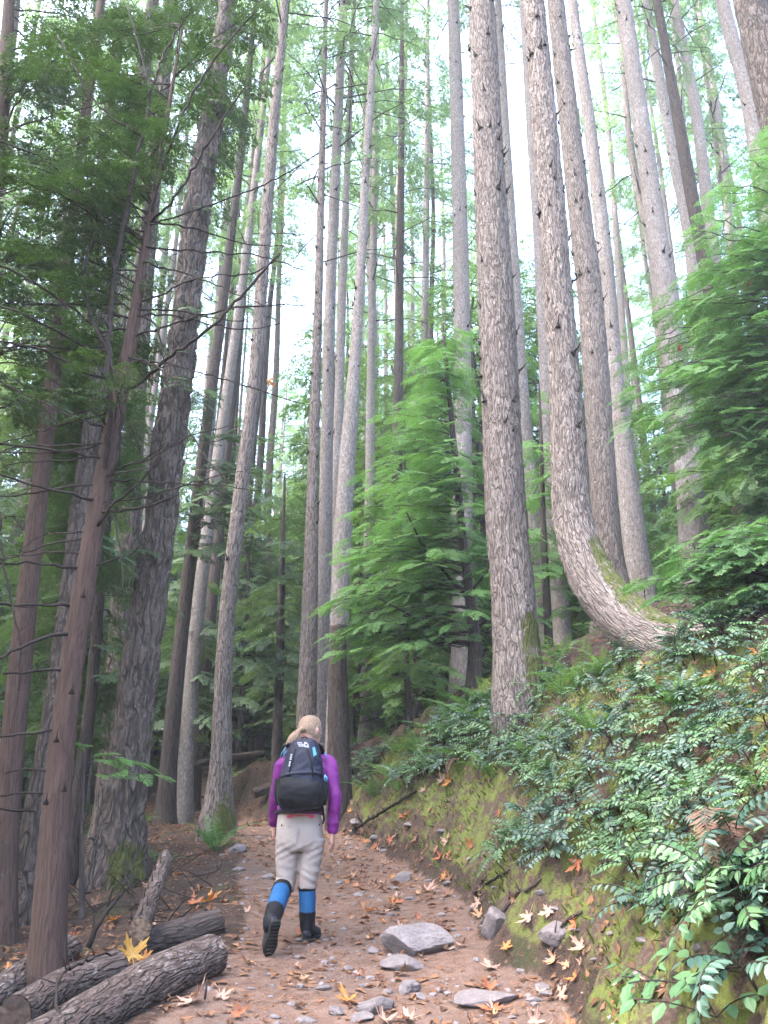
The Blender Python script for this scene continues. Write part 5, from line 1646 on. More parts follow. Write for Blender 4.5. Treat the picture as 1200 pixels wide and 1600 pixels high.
log([(20, 1660, 84), (140, 1592, 76), (240, 1535, 70), (328, 1496, 62)], "thick front log with flaking bark and a dark cut end beside the trail", 11, ('bark_log', 'rot'))
log([(20, 1588, 56), (100, 1543, 54), (180, 1512, 50)], "short hollow log behind the thick front log", 12, ('bark_log', 'rot'))
log([(-40, 1580, 50), (30, 1530, 48), (104, 1486, 44)], "log at the near cedar's foot, hindmost of the three stacked ones", 13, ('bark_log', 'wood'))
log([(212, 1480, 46), (280, 1462, 46), (345, 1440, 40)], "dark damp log lying crosswise behind the front log", 14, ('bark_dark', 'rot'))
r, P, off = log([(219, 1452, 34, 6.25), (237, 1400, 27, 6.9), (250, 1365, 23, 7.5), (259, 1338, 20, 8.0)], "slender weathered log with notches resting on the crosswise log", 15, ('bark_log', 'wood'), 0.004)
rng = np.random.default_rng(8)
for k in range(9):
    i = int((k + 0.8) / 10 * len(P)); d = np.array([rng.uniform(-.5, .5), -0.7, 0.7]); d /= np.linalg.norm(d)
    o = part("branch_stub", STUB, r); o.location = tuple(P[i, :3] - off + d * P[i, 3] * 0.9); s = rng.uniform(.5, .9); o.scale = (s, s, s); o.rotation_euler = (rng.uniform(-.5, .5), -.6, rng.uniform(-2.6, -.6))
log([(395, 1240, 16, 17.5), (470, 1215, 15, 18.0), (560, 1195, 13, 19)], "fallen trunk lying across the dim floor ahead of the walker", 16, ('bark_dark', 'rot'), 0.004)
log([(250, 1215, 14, 19), (330, 1190, 13, 20), (410, 1178, 11, 21)], "fallen trunk in the gloom behind the leaning fir", 17, ('bark_dark', 'rot'), 0.004)


def stick(px_pts, label, seed, group=None, mats='twig', name="fallen_branch", lift=0.03, spurs=True):
    rows = []
    for q in px_pts:
        p = ground(q[0], q[1]) if len(q) == 3 else at(q[0], q[1], q[3])
        if len(q) == 3: p = p + np.array([0, 0, lift])
        rows.append([*p, 0.5 * q[2] / FPX * zc(p)])
    rng = np.random.default_rng(seed)
    P = catmull(rows, 0.05); P[1:-1, :3] += rng.normal(0, 0.006, (len(P) - 2, 3))
    g = Geo(); tube(g, P[:, :3], P[:, 3], 6)
    off = P[0, :3]
    if spurs:
        for k in range(2, len(P) - 2, 3):
            d = rng.normal(0, 1, 3); d[2] = abs(d[2]) + .2; d /= np.linalg.norm(d); L = rng.uniform(.05, .22)
            tube(g, [P[k, :3], P[k, :3] + d * L * .5 + rng.normal(0, .015, 3), P[k, :3] + d * L], [P[k, 3] * .6, P[k, 3] * .4, .001], 4)
    o = part(name, g.mesh(name, [M[mats]], True, offset=off)); o.location = tuple(off)
    return tag(o, label, "branch", group)


stick([(138, 1480, 10, 6.5), (150, 1452, 9, 6.5), (170, 1420, 7, 6.6), (192, 1395, 5, 6.7)], "dark bent branch rising from the twig heap behind the hollow log", 1)
stick([(100, 1600, 5, 4.6), (88, 1560, 5, 4.7), (100, 1520, 5, 4.9), (150, 1497, 4, 5.4), (182, 1490, 3, 5.6)], "pale curved twig looping over the hollow log", 2)
stick([(320, 1562, 4, 4.7), (324, 1530, 3, 4.72)], "short straw coloured twig poking up by the front log's end", 3, spurs=False)
stick([(138, 1395, 9, 8.6), (150, 1310, 8, 8.9), (158, 1230, 6, 9.3)], "mossy dead pole leaning on the massive fir's foot", 4, mats='bark_old')
stick([(310, 1322, 8, 12.6), (322, 1250, 7, 12.9), (330, 1200, 5, 13.2)], "dark pole leaning against the leaning fir", 5)
stick([(740, 1400, 5), (790, 1370, 4), (850, 1330, 3)], "dark thin branch lying down the embankment under the shrubs", 6)
stick([(552, 1300, 5), (600, 1270, 5), (650, 1240, 4)], "grey branch trailing down the far embankment past the walker", 7)
stick([(785, 1432, 6), (805, 1405, 7), (825, 1398, 5), (846, 1380, 3)], "gnarled root emerging from the embankment above the upright slab", 8, mats='bark_dark', spurs=True)
stick([(856, 1505, 6), (868, 1478, 7), (885, 1450, 6), (910, 1432, 4)], "grey root running down the embankment beside the pale rock", 9, mats='bark_log', spurs=True)
trng = np.random.default_rng(15)
for i in range(46):
    px, py = sample_poly(trng, [(110, 1400), (230, 1360), (330, 1370), (340, 1440), (200, 1470), (110, 1450)], 1)[0] if i < 30 else sample_poly(trng, [(0, 1300), (300, 1290), (420, 1230), (430, 1270), (300, 1340), (100, 1440), (0, 1470)], 1)[0]
    p = ground(px, py)
    L = trng.uniform(.25, .9); a = trng.uniform(0, 6.28); el = trng.uniform(0, .6)
    d = np.array([cos(a) * cos(el), sin(a) * cos(el), sin(el)])
    P = catmull([[*(p + [0, 0, .02]), .007], [*(p + d * L * .5 + trng.normal(0, .05, 3) + [0, 0, .05]), .005], [*(p + d * L + [0, 0, .02]), .002]], .06)
    g = Geo(); tube(g, P[:, :3], P[:, 3], 5)
    for k in range(1, len(P) - 1, 2):
        dd = trng.normal(0, 1, 3); dd[2] = abs(dd[2]); dd /= np.linalg.norm(dd)
        tube(g, [P[k, :3], P[k, :3] + dd * trng.uniform(.04, .16)], [.003, .001], 4)
    o = part("twig", g.mesh("twig", [M['twig']], True, offset=p)); o.location = tuple(p)
    tag(o, "dry brown twig in the heap between the logs and the massive fir" if i < 30 else "dead twig on the dark floor left of the trail", "twig", "dead twigs left of the trail")

# ------------------------------------------------------------------ the walker
from mathutils.bvhtree import BVHTree

PR = ground(482, 1471)                                        # planted right foot
PL = ground(419, 1494)                                        # toe of the trailing left foot
YP = PR[1] - 0.06
PX = zc(at(475, 1300, YP)) / FPX                              # metres per photograph pixel at the walker


def B_(px, py, dy=0.0): return at(px, py, YP + dy)


def loft(g, secs, n=28, ex=2.2, lat=(1, 0, 0), m=0):
    """secs: (centre, half width, half depth); a closed lofted tube with superelliptic sections."""
    C = np.array([s[0] for s in secs]); a = np.array([s[1] for s in secs]); b = np.array([s[2] for s in secs])
    ctl = np.column_stack([C, a, b])
    D = catmull(ctl, max(0.006, np.linalg.norm(C[-1] - C[0]) / 40))
    C, a, b = D[:, :3], np.maximum(D[:, 3], .002), np.maximum(D[:, 4], .002)
    Tn = np.gradient(C, axis=0); Tn /= np.linalg.norm(Tn, axis=1)[:, None]
    L = np.array(lat, float) - Tn * (Tn @ np.array(lat, float))[:, None]; L /= np.linalg.norm(L, axis=1)[:, None]
    W = np.cross(Tn, L)
    th = np.linspace(0, 2 * pi, n, endpoint=False)
    ct, st = np.cos(th), np.sin(th)
    cx = np.sign(ct) * np.abs(ct) ** (2 / ex); sx = np.sign(st) * np.abs(st) ** (2 / ex)
    V = C[:, None, :] + a[:, None, None] * cx[None, :, None] * L[:, None, :] + b[:, None, None] * sx[None, :, None] * W[:, None, :]
    k = len(C)
    i, j = np.meshgrid(np.arange(k - 1), np.arange(n), indexing='ij')
    F = np.stack([i * n + j, i * n + (j + 1) % n, (i + 1) * n + (j + 1) % n, (i + 1) * n + j], -1).reshape(-1, 4)
    V = np.vstack([V.reshape(-1, 3), C[:1], C[-1:]])
    F3 = [(k * n, (q + 1) % n, q) for q in range(n)] + [(k * n + 1, (k - 1) * n + q, (k - 1) * n + (q + 1) % n) for q in range(n)]
    g.add(V, F, F3, m=m)


def remesh(g, voxel, it=3, fac=0.5):
    me = g.mesh("tmp", [])
    for k in list(me.attributes.keys()):
        if k in ('bk', 'tint', 'moss'): me.attributes.remove(me.attributes[k])
    o = bpy.data.objects.new("tmp", me); COL.objects.link(o)
    md = o.modifiers.new("r", 'REMESH'); md.mode = 'VOXEL'; md.voxel_size = voxel
    sm = o.modifiers.new("s", 'SMOOTH'); sm.factor = fac; sm.iterations = it
    ev = o.evaluated_get(bpy.context.evaluated_depsgraph_get())
    m2 = bpy.data.meshes.new_from_object(ev)
    V = np.zeros(len(m2.vertices) * 3); m2.vertices.foreach_get('co', V); V = V.reshape(-1, 3)
    nrm = np.zeros(len(m2.vertices) * 3); m2.vertices.foreach_get('normal', nrm); nrm = nrm.reshape(-1, 3)
    F4 = [p.vertices[:] for p in m2.polygons if len(p.vertices) == 4]; F3 = [p.vertices[:] for p in m2.polygons if len(p.vertices) == 3]
    bpy.data.objects.remove(o); bpy.data.meshes.remove(me); bpy.data.meshes.remove(m2)
    return V, np.array(F4).reshape(-1, 4), np.array(F3).reshape(-1, 3), nrm


def cloth(name, V, F4, F3, m, parent, off, smooth=True):
    g = Geo(); g.add(V, F4, F3)
    return part(name, g.mesh(name, [m], smooth, offset=off), parent)


def fabric(name, c, c2, rough=0.75, spec=0.25):
    return plain(name, c, rough, c2, 60, 0.25, spec, 0.003)


M['purple'] = fabric("purple_shell", (0.125, 0.010, 0.125), (0.09, 0.007, 0.095), 0.6, 0.25)
M['khaki'] = fabric("pale_trousers", (0.245, 0.205, 0.188), (0.225, 0.188, 0.172))
M['blue'] = fabric("blue_gaiter", (0.008, 0.068, 0.17), (0.006, 0.05, 0.13), 0.55, 0.25)
M['black'] = fabric("black_nylon", (0.0035, 0.0035, 0.005), (0.006, 0.006, 0.009), 0.6, 0.16)
M['navy'] = fabric("navy_nylon", (0.007, 0.008, 0.018), (0.012, 0.013, 0.027), 0.55, 0.2)
M['skin'] = plain("skin", (0.38, 0.21, 0.165), 0.55, (0.34, 0.18, 0.14), 12, 0, 0.3)
M['hair'] = bark_mat("hair_strands", (0.29, 0.20, 0.14), (0.10, 0.06, 0.038), (0.40, 0.295, 0.215), cx=170, cz=14, bump=0.5, dist=0.004, moss=False)
M['sole'] = plain("rubber_sole", (0.006, 0.006, 0.006), 0.85, (0.012, 0.011, 0.011), 40, 0.4)
M['boot'] = plain("boot_leather", (0.012, 0.013, 0.018), 0.7, (0.022, 0.022, 0.028), 30, 0.3)
M['cyan'] = plain("light_blue_cord", (0.06, 0.21, 0.33), 0.5)
M['pink'] = plain("pink_belt", (0.42, 0.035, 0.085), 0.6)
M['white_mark'] = plain("white_print", (0.30, 0.30, 0.35), 0.7)

off = np.array([PR[0] - 0.05, PR[1] - 0.1, PR[2]])
per = root("person", "woman in a purple jacket, pale trousers and blue gaiters walking away up the trail", "person", off)

FD = np.array([sin(radians(38)), cos(radians(38)), -0.08]); FD /= np.linalg.norm(FD)     # where the face looks
FRt = np.array([FD[1], -FD[0], 0])
HEADC = B_(485.5, 1143, 0.03)
SHR, SHL = B_(513, 1194, 0.0), B_(443, 1196, 0.0)
ELR, ELL = B_(523, 1246, -0.06), B_(432, 1246, 0.06)
WRR, WRL = B_(519, 1300, -0.03), B_(428, 1288, 0.17)
HIR, HIL = B_(490, 1312, 0.0), B_(450, 1312, 0.0)
KNR, KNL = B_(480, 1380, 0.02), B_(447, 1380, 0.03)
TOE = PL + np.array([0, 0, 0.015])
HEEL = TOE + np.array([0.055, -0.10, 0.205])
fL = (TOE - HEEL) / np.linalg.norm(TOE - HEEL)
nL = np.cross(np.cross(fL, [0, 0, 1.0]), fL); nL /= np.linalg.norm(nL)
ANL = HEEL + nL * 0.075 + fL * 0.045
fR = np.array([0.30, 0.94, 0.10]); fR /= np.linalg.norm(fR)
HEELR = PR + np.array([-0.02, -0.06, 0.0]); HEELR[2] = Tz(HEELR[0], HEELR[1]) + 0.012
ANR = HEELR + np.array([0.01, 0.05, 0.085])

# body: one continuous skin surface from crown to feet
g = Geo()
loft(g, [(B_(469, 1300, 0.01), 0.145, 0.10), (B_(470, 1262, 0.0), 0.135, 0.095), (B_(472, 1235, 0.0), 0.125, 0.09), (B_(476, 1205, 0.0), 0.155, 0.10), (B_(479, 1188, 0.01), 0.15, 0.085), (B_(482, 1176, 0.015), 0.08, 0.06), (B_(484, 1168, 0.02), 0.052, 0.052), (B_(485, 1155, 0.03), 0.05, 0.055)])
loft(g, [(HEADC + np.array([0, 0, z]) + FD * f, a, b) for z, f, a, b in ((-0.112, 0.035, 0.03, 0.035), (-0.095, 0.028, 0.048, 0.06), (-0.06, 0.012, 0.064, 0.08), (-0.02, 0.0, 0.073, 0.092), (0.03, -0.004, 0.076, 0.096), (0.07, -0.006, 0.066, 0.082), (0.10, -0.006, 0.042, 0.05), (0.112, -0.006, 0.012, 0.015))], lat=tuple(FRt))
nose = HEADC + FD * 0.092
loft(g, [(nose + np.array([0, 0, 0.012]) - FD * 0.01, 0.009, 0.012), (nose + np.array([0, 0, -0.018]) + FD * 0.010, 0.012, 0.014), (nose + np.array([0, 0, -0.034]) + FD * 0.008, 0.016, 0.012)], 12)
loft(g, [(HEADC + FD * 0.085 + np.array([0, 0, -0.058]) - FRt * 0.024, 0.008, 0.008), (HEADC + FD * 0.095 + np.array([0, 0, -0.058]), 0.011, 0.010), (HEADC + FD * 0.085 + np.array([0, 0, -0.058]) + FRt * 0.024, 0.008, 0.008)], 10, lat=(0, 0, 1))
for sd in (-1, 1):
    e = HEADC + FRt * sd * 0.076 - FD * 0.012
    loft(g, [(e + np.array([0, 0, -0.03]), 0.007, 0.012), (e + FRt * sd * 0.006, 0.010, 0.02), (e + np.array([0, 0, 0.028]) - FD * .005, 0.007, 0.013)], 12, lat=tuple(FRt))
for sh, el, wr in ((SHR, ELR, WRR), (SHL, ELL, WRL)):
    loft(g, [(sh, 0.05, 0.052), (0.5 * (sh + el), 0.043, 0.045), (el, 0.037, 0.038), (0.45 * el + 0.55 * wr, 0.035, 0.034), (wr, 0.025, 0.021)], 20)


def hand(g, wr, d, lat, pn):
    """Relaxed hand: wrist wr, direction d, lat towards the thumb, pn out of the palm."""
    d, lat, pn = (np.asarray(v, float) / np.linalg.norm(v) for v in (d, lat, pn))
    loft(g, [(wr - d * 0.02, 0.025, 0.020), (wr + d * 0.02, 0.031, 0.018), (wr + d * 0.06, 0.040, 0.0155), (wr + d * 0.088, 0.038, 0.013)], 18, lat=tuple(lat))
    for o_, L, c in ((0.028, 0.068, 0.35), (0.0095, 0.078, 0.45), (-0.0095, 0.072, 0.55), (-0.028, 0.056, 0.7)):
        p = wr + d * (0.080 - abs(o_) * 0.15) + lat * o_
        q = [p]; dr = d.copy(); step = (0.0, 0.45, 0.32, 0.23)
        for k in range(1, 4):
            dr = dr * cos(c * 0.5) + pn * sin(c * 0.5); dr /= np.linalg.norm(dr)
            q.append(q[-1] + dr * L * step[k])
        loft(g, [(q[0], 0.0095, 0.0095), (q[1], 0.0088, 0.0088), (q[2], 0.008, 0.0078), (q[3], 0.0055, 0.0052)], 12, lat=tuple(lat))
    p = wr + d * 0.025 + lat * 0.026
    q1 = p + (d * 0.6 + lat * 0.65 + pn * 0.35) * 0.036; q2 = q1 + (d * 0.85 + lat * 0.25 + pn * 0.45) * 0.030
    loft(g, [(p, 0.014, 0.012), (q1, 0.0105, 0.0098), (q2, 0.007, 0.0065)], 12, lat=tuple(lat))


hand(g, WRR, (0.06, 0.10, -1.0), (0.25, 1, 0.1), (-1, 0.2, 0))
hand(g, WRL, (0.0, 0.35, -1.0), (-0.2, 1, 0.3), (1, 0.2, 0))
loft(g, [(HIR, 0.078, 0.085), (0.5 * (HIR + KNR), 0.066, 0.07), (KNR, 0.05, 0.053), (0.6 * KNR + 0.4 * ANR, 0.048, 0.052), (ANR, 0.032, 0.036), (HEELR + fR * 0.05 + [0, 0, .04], 0.03, 0.035)], 22)
loft(g, [(HIL, 0.078, 0.085), (0.5 * (HIL + KNL), 0.066, 0.07), (KNL, 0.05, 0.053), (0.6 * KNL + 0.4 * ANL, 0.048, 0.052), (ANL, 0.032, 0.036), (HEEL + fL * 0.05 + nL * .04, 0.03, 0.03)], 22)
for h_, f_, n_ in ((HEELR, fR, np.array([0, 0, 1.0])), (HEEL, fL, nL)):
    loft(g, [(h_ + f_ * 0.02 + n_ * 0.035, 0.026, 0.028), (h_ + f_ * 0.12 + n_ * 0.035, 0.034, 0.026), (h_ + f_ * 0.20 + n_ * 0.022, 0.034, 0.014)], 16)
V, F4, F3, nn = remesh(g, 0.0052, 3)
body = cloth("body", V, F4, F3, M['skin'], per, off)
for sd in (-1, 1):                                             # eyes, half way down the head
    ge = Geo()
    c = HEADC + FD * 0.083 + FRt * sd * 0.031 + np.array([0, 0, 0.002])
    loft(ge, [(c - FD * 0.011, 0.003, 0.003), (c, 0.012, 0.012), (c + FD * 0.009, 0.004, 0.004)], 12)
    part("eye", ge.mesh("eye", [M['white_mark']], True, offset=off), body)

# hair: a cap drawn back into a ponytail falling over the left shoulder
g = Geo()
loft(g, [(HEADC + np.array([0, 0, z]) + FD * f, a, b) for z, f, a, b in ((-0.075, -0.035, 0.045, 0.045), (-0.05, -0.022, 0.070, 0.078), (-0.01, -0.010, 0.081, 0.095), (0.035, -0.008, 0.083, 0.102), (0.08, -0.008, 0.072, 0.088), (0.112, -0.008, 0.05, 0.058), (0.125, -0.008, 0.012, 0.015))], lat=tuple(FRt))
loft(g, [(B_(475, 1138, -0.06), 0.028, 0.024), (B_(467, 1142, -0.075), 0.018, 0.018), (B_(459, 1152, -0.09), 0.036, 0.024), (B_(451, 1166, -0.075), 0.030, 0.02), (B_(443, 1180, -0.05), 0.006, 0.006)])
V, F4, F3, nn = remesh(g, 0.006, 4)
rel = V - HEADC
keep = ~((rel @ FD > 0.042) & (rel[:, 2] < 0.062) & (np.linalg.norm(rel, axis=1) < 0.16))
kf = keep[F4].all(1)
strand = fbm(V[:, 0] * 150, V[:, 1] * 150, V[:, 2] * 14, seed=3, oct=2)
V = V + nn * (0.003 * strand)[:, None]
gh = Geo(); gh.add(V, F4[kf], F3[keep[F3].all(1)] if len(F3) else None, bk=V * np.array([1, 1, 1.0]))
part("hair", gh.mesh("hair", [M['hair']], True, offset=off), per)

# jacket
g = Geo()
loft(g, [(B_(468, 1271, 0), 0.176, 0.128), (B_(469, 1260, 0), 0.178, 0.130), (B_(470, 1246, 0), 0.168, 0.118), (B_(473, 1222, 0), 0.172, 0.120), (B_(476, 1204, 0), 0.185, 0.124), (B_(479, 1191, 0.01), 0.178, 0.108), (B_(481, 1181, 0.015), 0.135, 0.085), (B_(483, 1174, 0.02), 0.078, 0.070), (B_(484, 1164, 0.025), 0.066, 0.066)], 36, 2.3)
for sh, el, wr in ((SHR, ELR, WRR), (SHL, ELL, WRL)):
    inn = 0.42 * B_(479, 1183, 0.01) + 0.58 * sh + np.array([0, 0, 0.012])
    loft(g, [(inn, 0.052, 0.070), (sh + np.array([0, 0, 0.0]), 0.066, 0.070), (0.72 * sh + 0.28 * el + (sh - inn) * 0.05, 0.064, 0.068), (0.35 * sh + 0.65 * el, 0.058, 0.061), (el, 0.054, 0.057), (0.5 * el + 0.5 * wr, 0.049, 0.050), (wr, 0.040, 0.038), (wr + (wr - el) / np.linalg.norm(wr - el) * 0.012, 0.036, 0.034)], 24)
V, F4, F3, nn = remesh(g, 0.0075, 6)
wr_ = 0.009 * fbm(V[:, 0] * 9, V[:, 1] * 9, V[:, 2] * 16, seed=31, oct=3) + 0.003 * vnoise(V[:, 0] * 22, V[:, 1] * 22, V[:, 2] * 40, seed=35)
jk = cloth("jacket", V + nn * wr_[:, None], F4, F3, M['purple'], per, off)

# trousers, bloused over the gaiters
g = Geo()
loft(g, [(B_(468, 1271, 0), 0.166, 0.118), (B_(468, 1284, 0), 0.172, 0.128), (B_(468, 1300, -0.01), 0.178, 0.138), (B_(469, 1316, -0.01), 0.170, 0.130), (B_(470, 1326, 0), 0.12, 0.10)], 36, 2.5)
loft(g, [(HIL + [0, -.01, 0.02], 0.094, 0.114), (HIL * .65 + KNL * .35 + [0, 0, 0], 0.090, 0.102), (HIL * .25 + KNL * .75, 0.080, 0.088), (KNL + [0, 0, 0.0], 0.072, 0.080), (KNL + [-0.012, -0.035, -0.022], 0.078, 0.078), (KNL + [-0.012, -0.04, -0.05], 0.064, 0.064)], 28)
loft(g, [(HIR + [0, -.01, 0.02], 0.092, 0.114), (HIR * .65 + KNR * .35, 0.086, 0.100), (HIR * .25 + KNR * .75, 0.076, 0.085), (KNR, 0.064, 0.074), (KNR + [0, 0, -0.025], 0.066, 0.074), (KNR + [0, 0, -0.05], 0.058, 0.062)], 28)
V, F4, F3, nn = remesh(g, 0.0075, 3)
hz_ = (V[:, 2] - KNL[2])
knee = np.exp(-(hz_ / 0.13) ** 2)
wr_ = (0.0025 + 0.006 * knee) * fbm(V[:, 0] * 8, V[:, 1] * 8, V[:, 2] * 26 + V[:, 0] * 16, seed=41, oct=3)
dg = np.sin((V[:, 2] * 95 + V[:, 0] * 42 + 2.2 * vnoise(V[:, 0] * 9, V[:, 1] * 9, V[:, 2] * 9, seed=43)))
wr_ = wr_ + 0.0022 * np.exp(-((hz_ - 0.05) / 0.10) ** 2) * dg + 0.003 * np.exp(-((V[:, 2] - B_(470, 1330)[2]) / 0.06) ** 2) * np.sin(V[:, 2] * 120 - np.abs(V[:, 0] - B_(470, 0)[0]) * 60)
seat = np.exp(-((V[:, 2] - B_(470, 1308)[2]) / 0.05) ** 2) * np.exp(-((V[:, 0] - B_(470, 1308)[0]) / 0.012) ** 2) * (nn[:, 1] < -0.3)
tr_ = cloth("trousers", V + nn * (wr_ - 0.02 * seat)[:, None], F4, F3, M['khaki'], per, off)


def patch(V, F, nrm_off, pts, name, m, parent, thick=0.003, seg=3):
    """A flat patch (list of pixel quads) laid on a surface: each corner is cast from the camera onto it."""
    bvh = BVHTree.FromPolygons([tuple(v) for v in V], [tuple(int(i) for i in f) for f in F])
    g = Geo()
    for q in pts:
        c = []
        for px, py in q:
            d = at(px, py, YP) - CAM; d /= np.linalg.norm(d)
            hit = bvh.ray_cast(Vector(CAM), Vector(d))
            c.append(None if hit[0] is None else np.array(hit[0]) - d * nrm_off)
        if any(v is None for v in c): continue
        dd = at(q[0][0], q[0][1], YP) - CAM; dd /= np.linalg.norm(dd)
        top = np.array(c); bot = top + dd * (thick + nrm_off)
        k = len(c)
        g.add(np.vstack([top, bot]), [(i, (i + 1) % k, k + (i + 1) % k, k + i) for i in range(k)] + ([(0, 3, 2, 1)] if k == 4 else []))
    if g.n:
        return part(name, g.mesh(name, [m], offset=off), parent)


FT = [tuple(f) for f in F4] + [tuple(f) for f in F3]
patch(V, FT, 0.006, [[(437, 1287), (451, 1285), (452, 1293), (438, 1295)]], "pocket_flap", M['khaki'], tr_)
patch(V, FT, 0.007, [[(439, 1288), (441, 1288), (441, 1291), (439, 1291)], [(498, 1287), (500, 1287), (500, 1290), (498, 1290)]], "pocket_button", M['navy'], tr_)
patch(V, FT, 0.010, [[(448, 1273), (457, 1273), (457, 1278), (448, 1278)], [(483, 1273), (491, 1273), (491, 1278), (483, 1278)], [(457, 1273.5), (483, 1273.5), (483, 1275.5), (457, 1275.5)]], "belt", M['pink'], per)

# gaiters and boots
def gaiter(kn, an, heel, f, n, top, lo, w):
    g = Geo()
    a = kn * (1 - top) + an * top; b = kn * (1 - lo) + an * lo
    loft(g, [(a, w, w * 1.05), (0.5 * (a + b), w * 0.98, w * 1.02), (b, w * 0.88, w * 0.92)], 28)
    V, F4, F3, nn = remesh(g, 0.006, 2)
    o = cloth("gaiter", V + nn * (0.004 * fbm(V[:, 0] * 14, V[:, 1] * 14, V[:, 2] * 10, seed=int(w * 1e4), oct=3))[:, None], F4, F3, M['blue'], per, off)
    g = Geo()
    loft(g, [(a + (a - b) * 0.02, w * 1.06, w * 1.11), (a - (a - b) * 0.10, w * 1.05, w * 1.10)], 28)
    part("top_band", g.mesh("top_band", [M['black']], True, offset=off), o)
    g = Geo()
    c = heel + f * 0.075 + n * 0.055
    loft(g, [(b + (a - b) * 0.28 + n * 0.0, w * 0.985, w * 1.0), (b, w * 0.93, w * 0.97), (an, w * 0.86, w * 0.98), (c, w * 0.82, w * 1.05), (c - n * 0.02 + f * 0.02, w * 0.7, w * 0.9)], 28)
    V, F4, F3, nn = remesh(g, 0.006, 3)
    V = V + nn * (0.004 * fbm(V[:, 0] * 16, V[:, 1] * 16, V[:, 2] * 16, seed=77, oct=3))[:, None]
    part("ankle_panel", (lambda gg: (gg.add(V, F4, F3), gg.mesh("ankle_panel", [M['black']], True, offset=off))[1])(Geo()), o)
    # boot
    lat = np.cross(f, n)
    g = Geo()
    loft(g, [(heel + f * -0.004 + n * 0.03, 0.020, 0.026), (heel + f * 0.03 + n * 0.045, 0.038, 0.045), (heel + f * 0.09 + n * 0.048, 0.041, 0.048), (heel + f * 0.15 + n * 0.036, 0.046, 0.036), (heel + f * 0.20 + n * 0.028, 0.044, 0.028), (heel + f * 0.243 + n * 0.018, 0.02, 0.014)], 24, 2.5, lat=tuple(lat))
    V, F4, F3, nn = remesh(g, 0.006, 2)
    bt = cloth("boot", V, F4, F3, M['boot'], per, off)
    g = Geo()
    loft(g, [(heel - f * 0.014, 0.022, 0.012), (heel + f * 0.004, 0.037, 0.013), (heel + f * 0.09, 0.037, 0.013), (heel + f * 0.17, 0.050, 0.013), (heel + f * 0.225, 0.040, 0.013), (heel + f * 0.255, 0.014, 0.011)], 24, 5.0, lat=tuple(lat))
    for k in range(9):
        c = heel + f * (0.012 + 0.026 * k) - n * 0.014
        loft(g, [(c - lat * 0.030, 0.008, 0.005), (c + lat * 0.030, 0.008, 0.005)], 8, 5, lat=tuple(f))
    part("sole", g.mesh("sole", [M['sole']], True, offset=off), bt)


gaiter(KNL + np.array([-0.012, -0.03, 0.0]), ANL, HEEL, fL, nL, 0.14, 0.90, 0.067)
gaiter(KNR, ANR, HEELR, fR, np.array([0, 0, 1.0]), 0.07, 0.84, 0.063)

# ------------------------------------------------------------------ backpack
boff = B_(473, 1262, -0.2)
pk = root("backpack", "dark navy and black daypack with light blue pulls worn by the walker", "backpack", boff)
g = Geo()
loft(g, [(B_(472, 1262, -.205), 0.140, 0.085), (B_(471, 1252, -.215), 0.168, 0.105), (B_(470, 1238, -.22), 0.176, 0.113), (B_(471, 1222, -.215), 0.170, 0.108), (B_(473, 1205, -.205), 0.152, 0.098), (B_(474, 1188, -.20), 0.138, 0.092), (B_(475, 1172, -.192), 0.122, 0.082), (B_(476, 1161, -.185), 0.098, 0.066), (B_(476, 1156, -.182), 0.06, 0.045)], 36, 2.7)
V, F4, F3, nn = remesh(g, 0.0075, 3)
wr_ = 0.016 * (0.35 - np.abs(fbm(V[:, 0] * 7 + V[:, 2] * 5, V[:, 1] * 7, V[:, 2] * 8 - V[:, 0] * 7, seed=51, oct=3)))
PV = V + nn * wr_[:, None]
off_keep = off; off = boff
pb_ = cloth("pack_body", PV, F4, F3, M['navy'], pk, boff)
PF = [tuple(f) for f in F4] + [tuple(f) for f in F3]
g = Geo()
loft(g, [(B_(471, 1261, -.235), 0.140, 0.085), (B_(471, 1251, -.24), 0.164, 0.10), (B_(470, 1237, -.245), 0.174, 0.11), (B_(470, 1224, -.24), 0.170, 0.106), (B_(471, 1217, -.24), 0.160, 0.098)], 36, 2.8)
V, F4, F3, nn = remesh(g, 0.0075, 3)
wr_ = 0.014 * (0.3 - np.abs(fbm(V[:, 0] * 7, V[:, 1] * 7, V[:, 2] * 12, seed=53, oct=3)))
lp = cloth("front_pocket", V + nn * wr_[:, None], F4, F3, M['black'], pk, boff)
g = Geo()
loft(g, [(B_(471, 1217, -.27), 0.158, 0.075), (B_(471, 1213.5, -.26), 0.150, 0.075)], 36, 2.8)
part("zip_flap", g.mesh("zip_flap", [M['navy']], True, offset=boff), lp)
for sd, pxs in ((1, (505, 1222)), (-1, (437, 1222))):
    g = Geo()
    loft(g, [(B_(pxs[0], 1258, -.17), 0.022, 0.06), (B_(pxs[0] + 2 * sd, 1240, -.17), 0.034, 0.075), (B_(pxs[0] + 1 * sd, 1218, -.165), 0.030, 0.07)], 20, 2.5)
    part("side_pocket", g.mesh("side_pocket", [M['black']], True, offset=boff), pk)
    s0 = 474 + sd * 20
    g = Geo()
    loft(g, [(B_(s0, 1163, -.13), 0.028, 0.010), (B_(s0 + sd * 6, 1170, -.03), 0.031, 0.012), (B_(s0 + sd * 8, 1178, 0.09), 0.032, 0.012), (B_(s0 + sd * 9, 1200, 0.145), 0.030, 0.010), (B_(s0 + sd * 14, 1228, 0.13), 0.018, 0.006), (B_(s0 + sd * 20, 1245, 0.02), 0.012, 0.005), (B_(s0 + sd * 17, 1250, -.12), 0.012, 0.005)], 16, 3)
    part("shoulder_strap", g.mesh("shoulder_strap", [M['black']], True, offset=boff), pk)
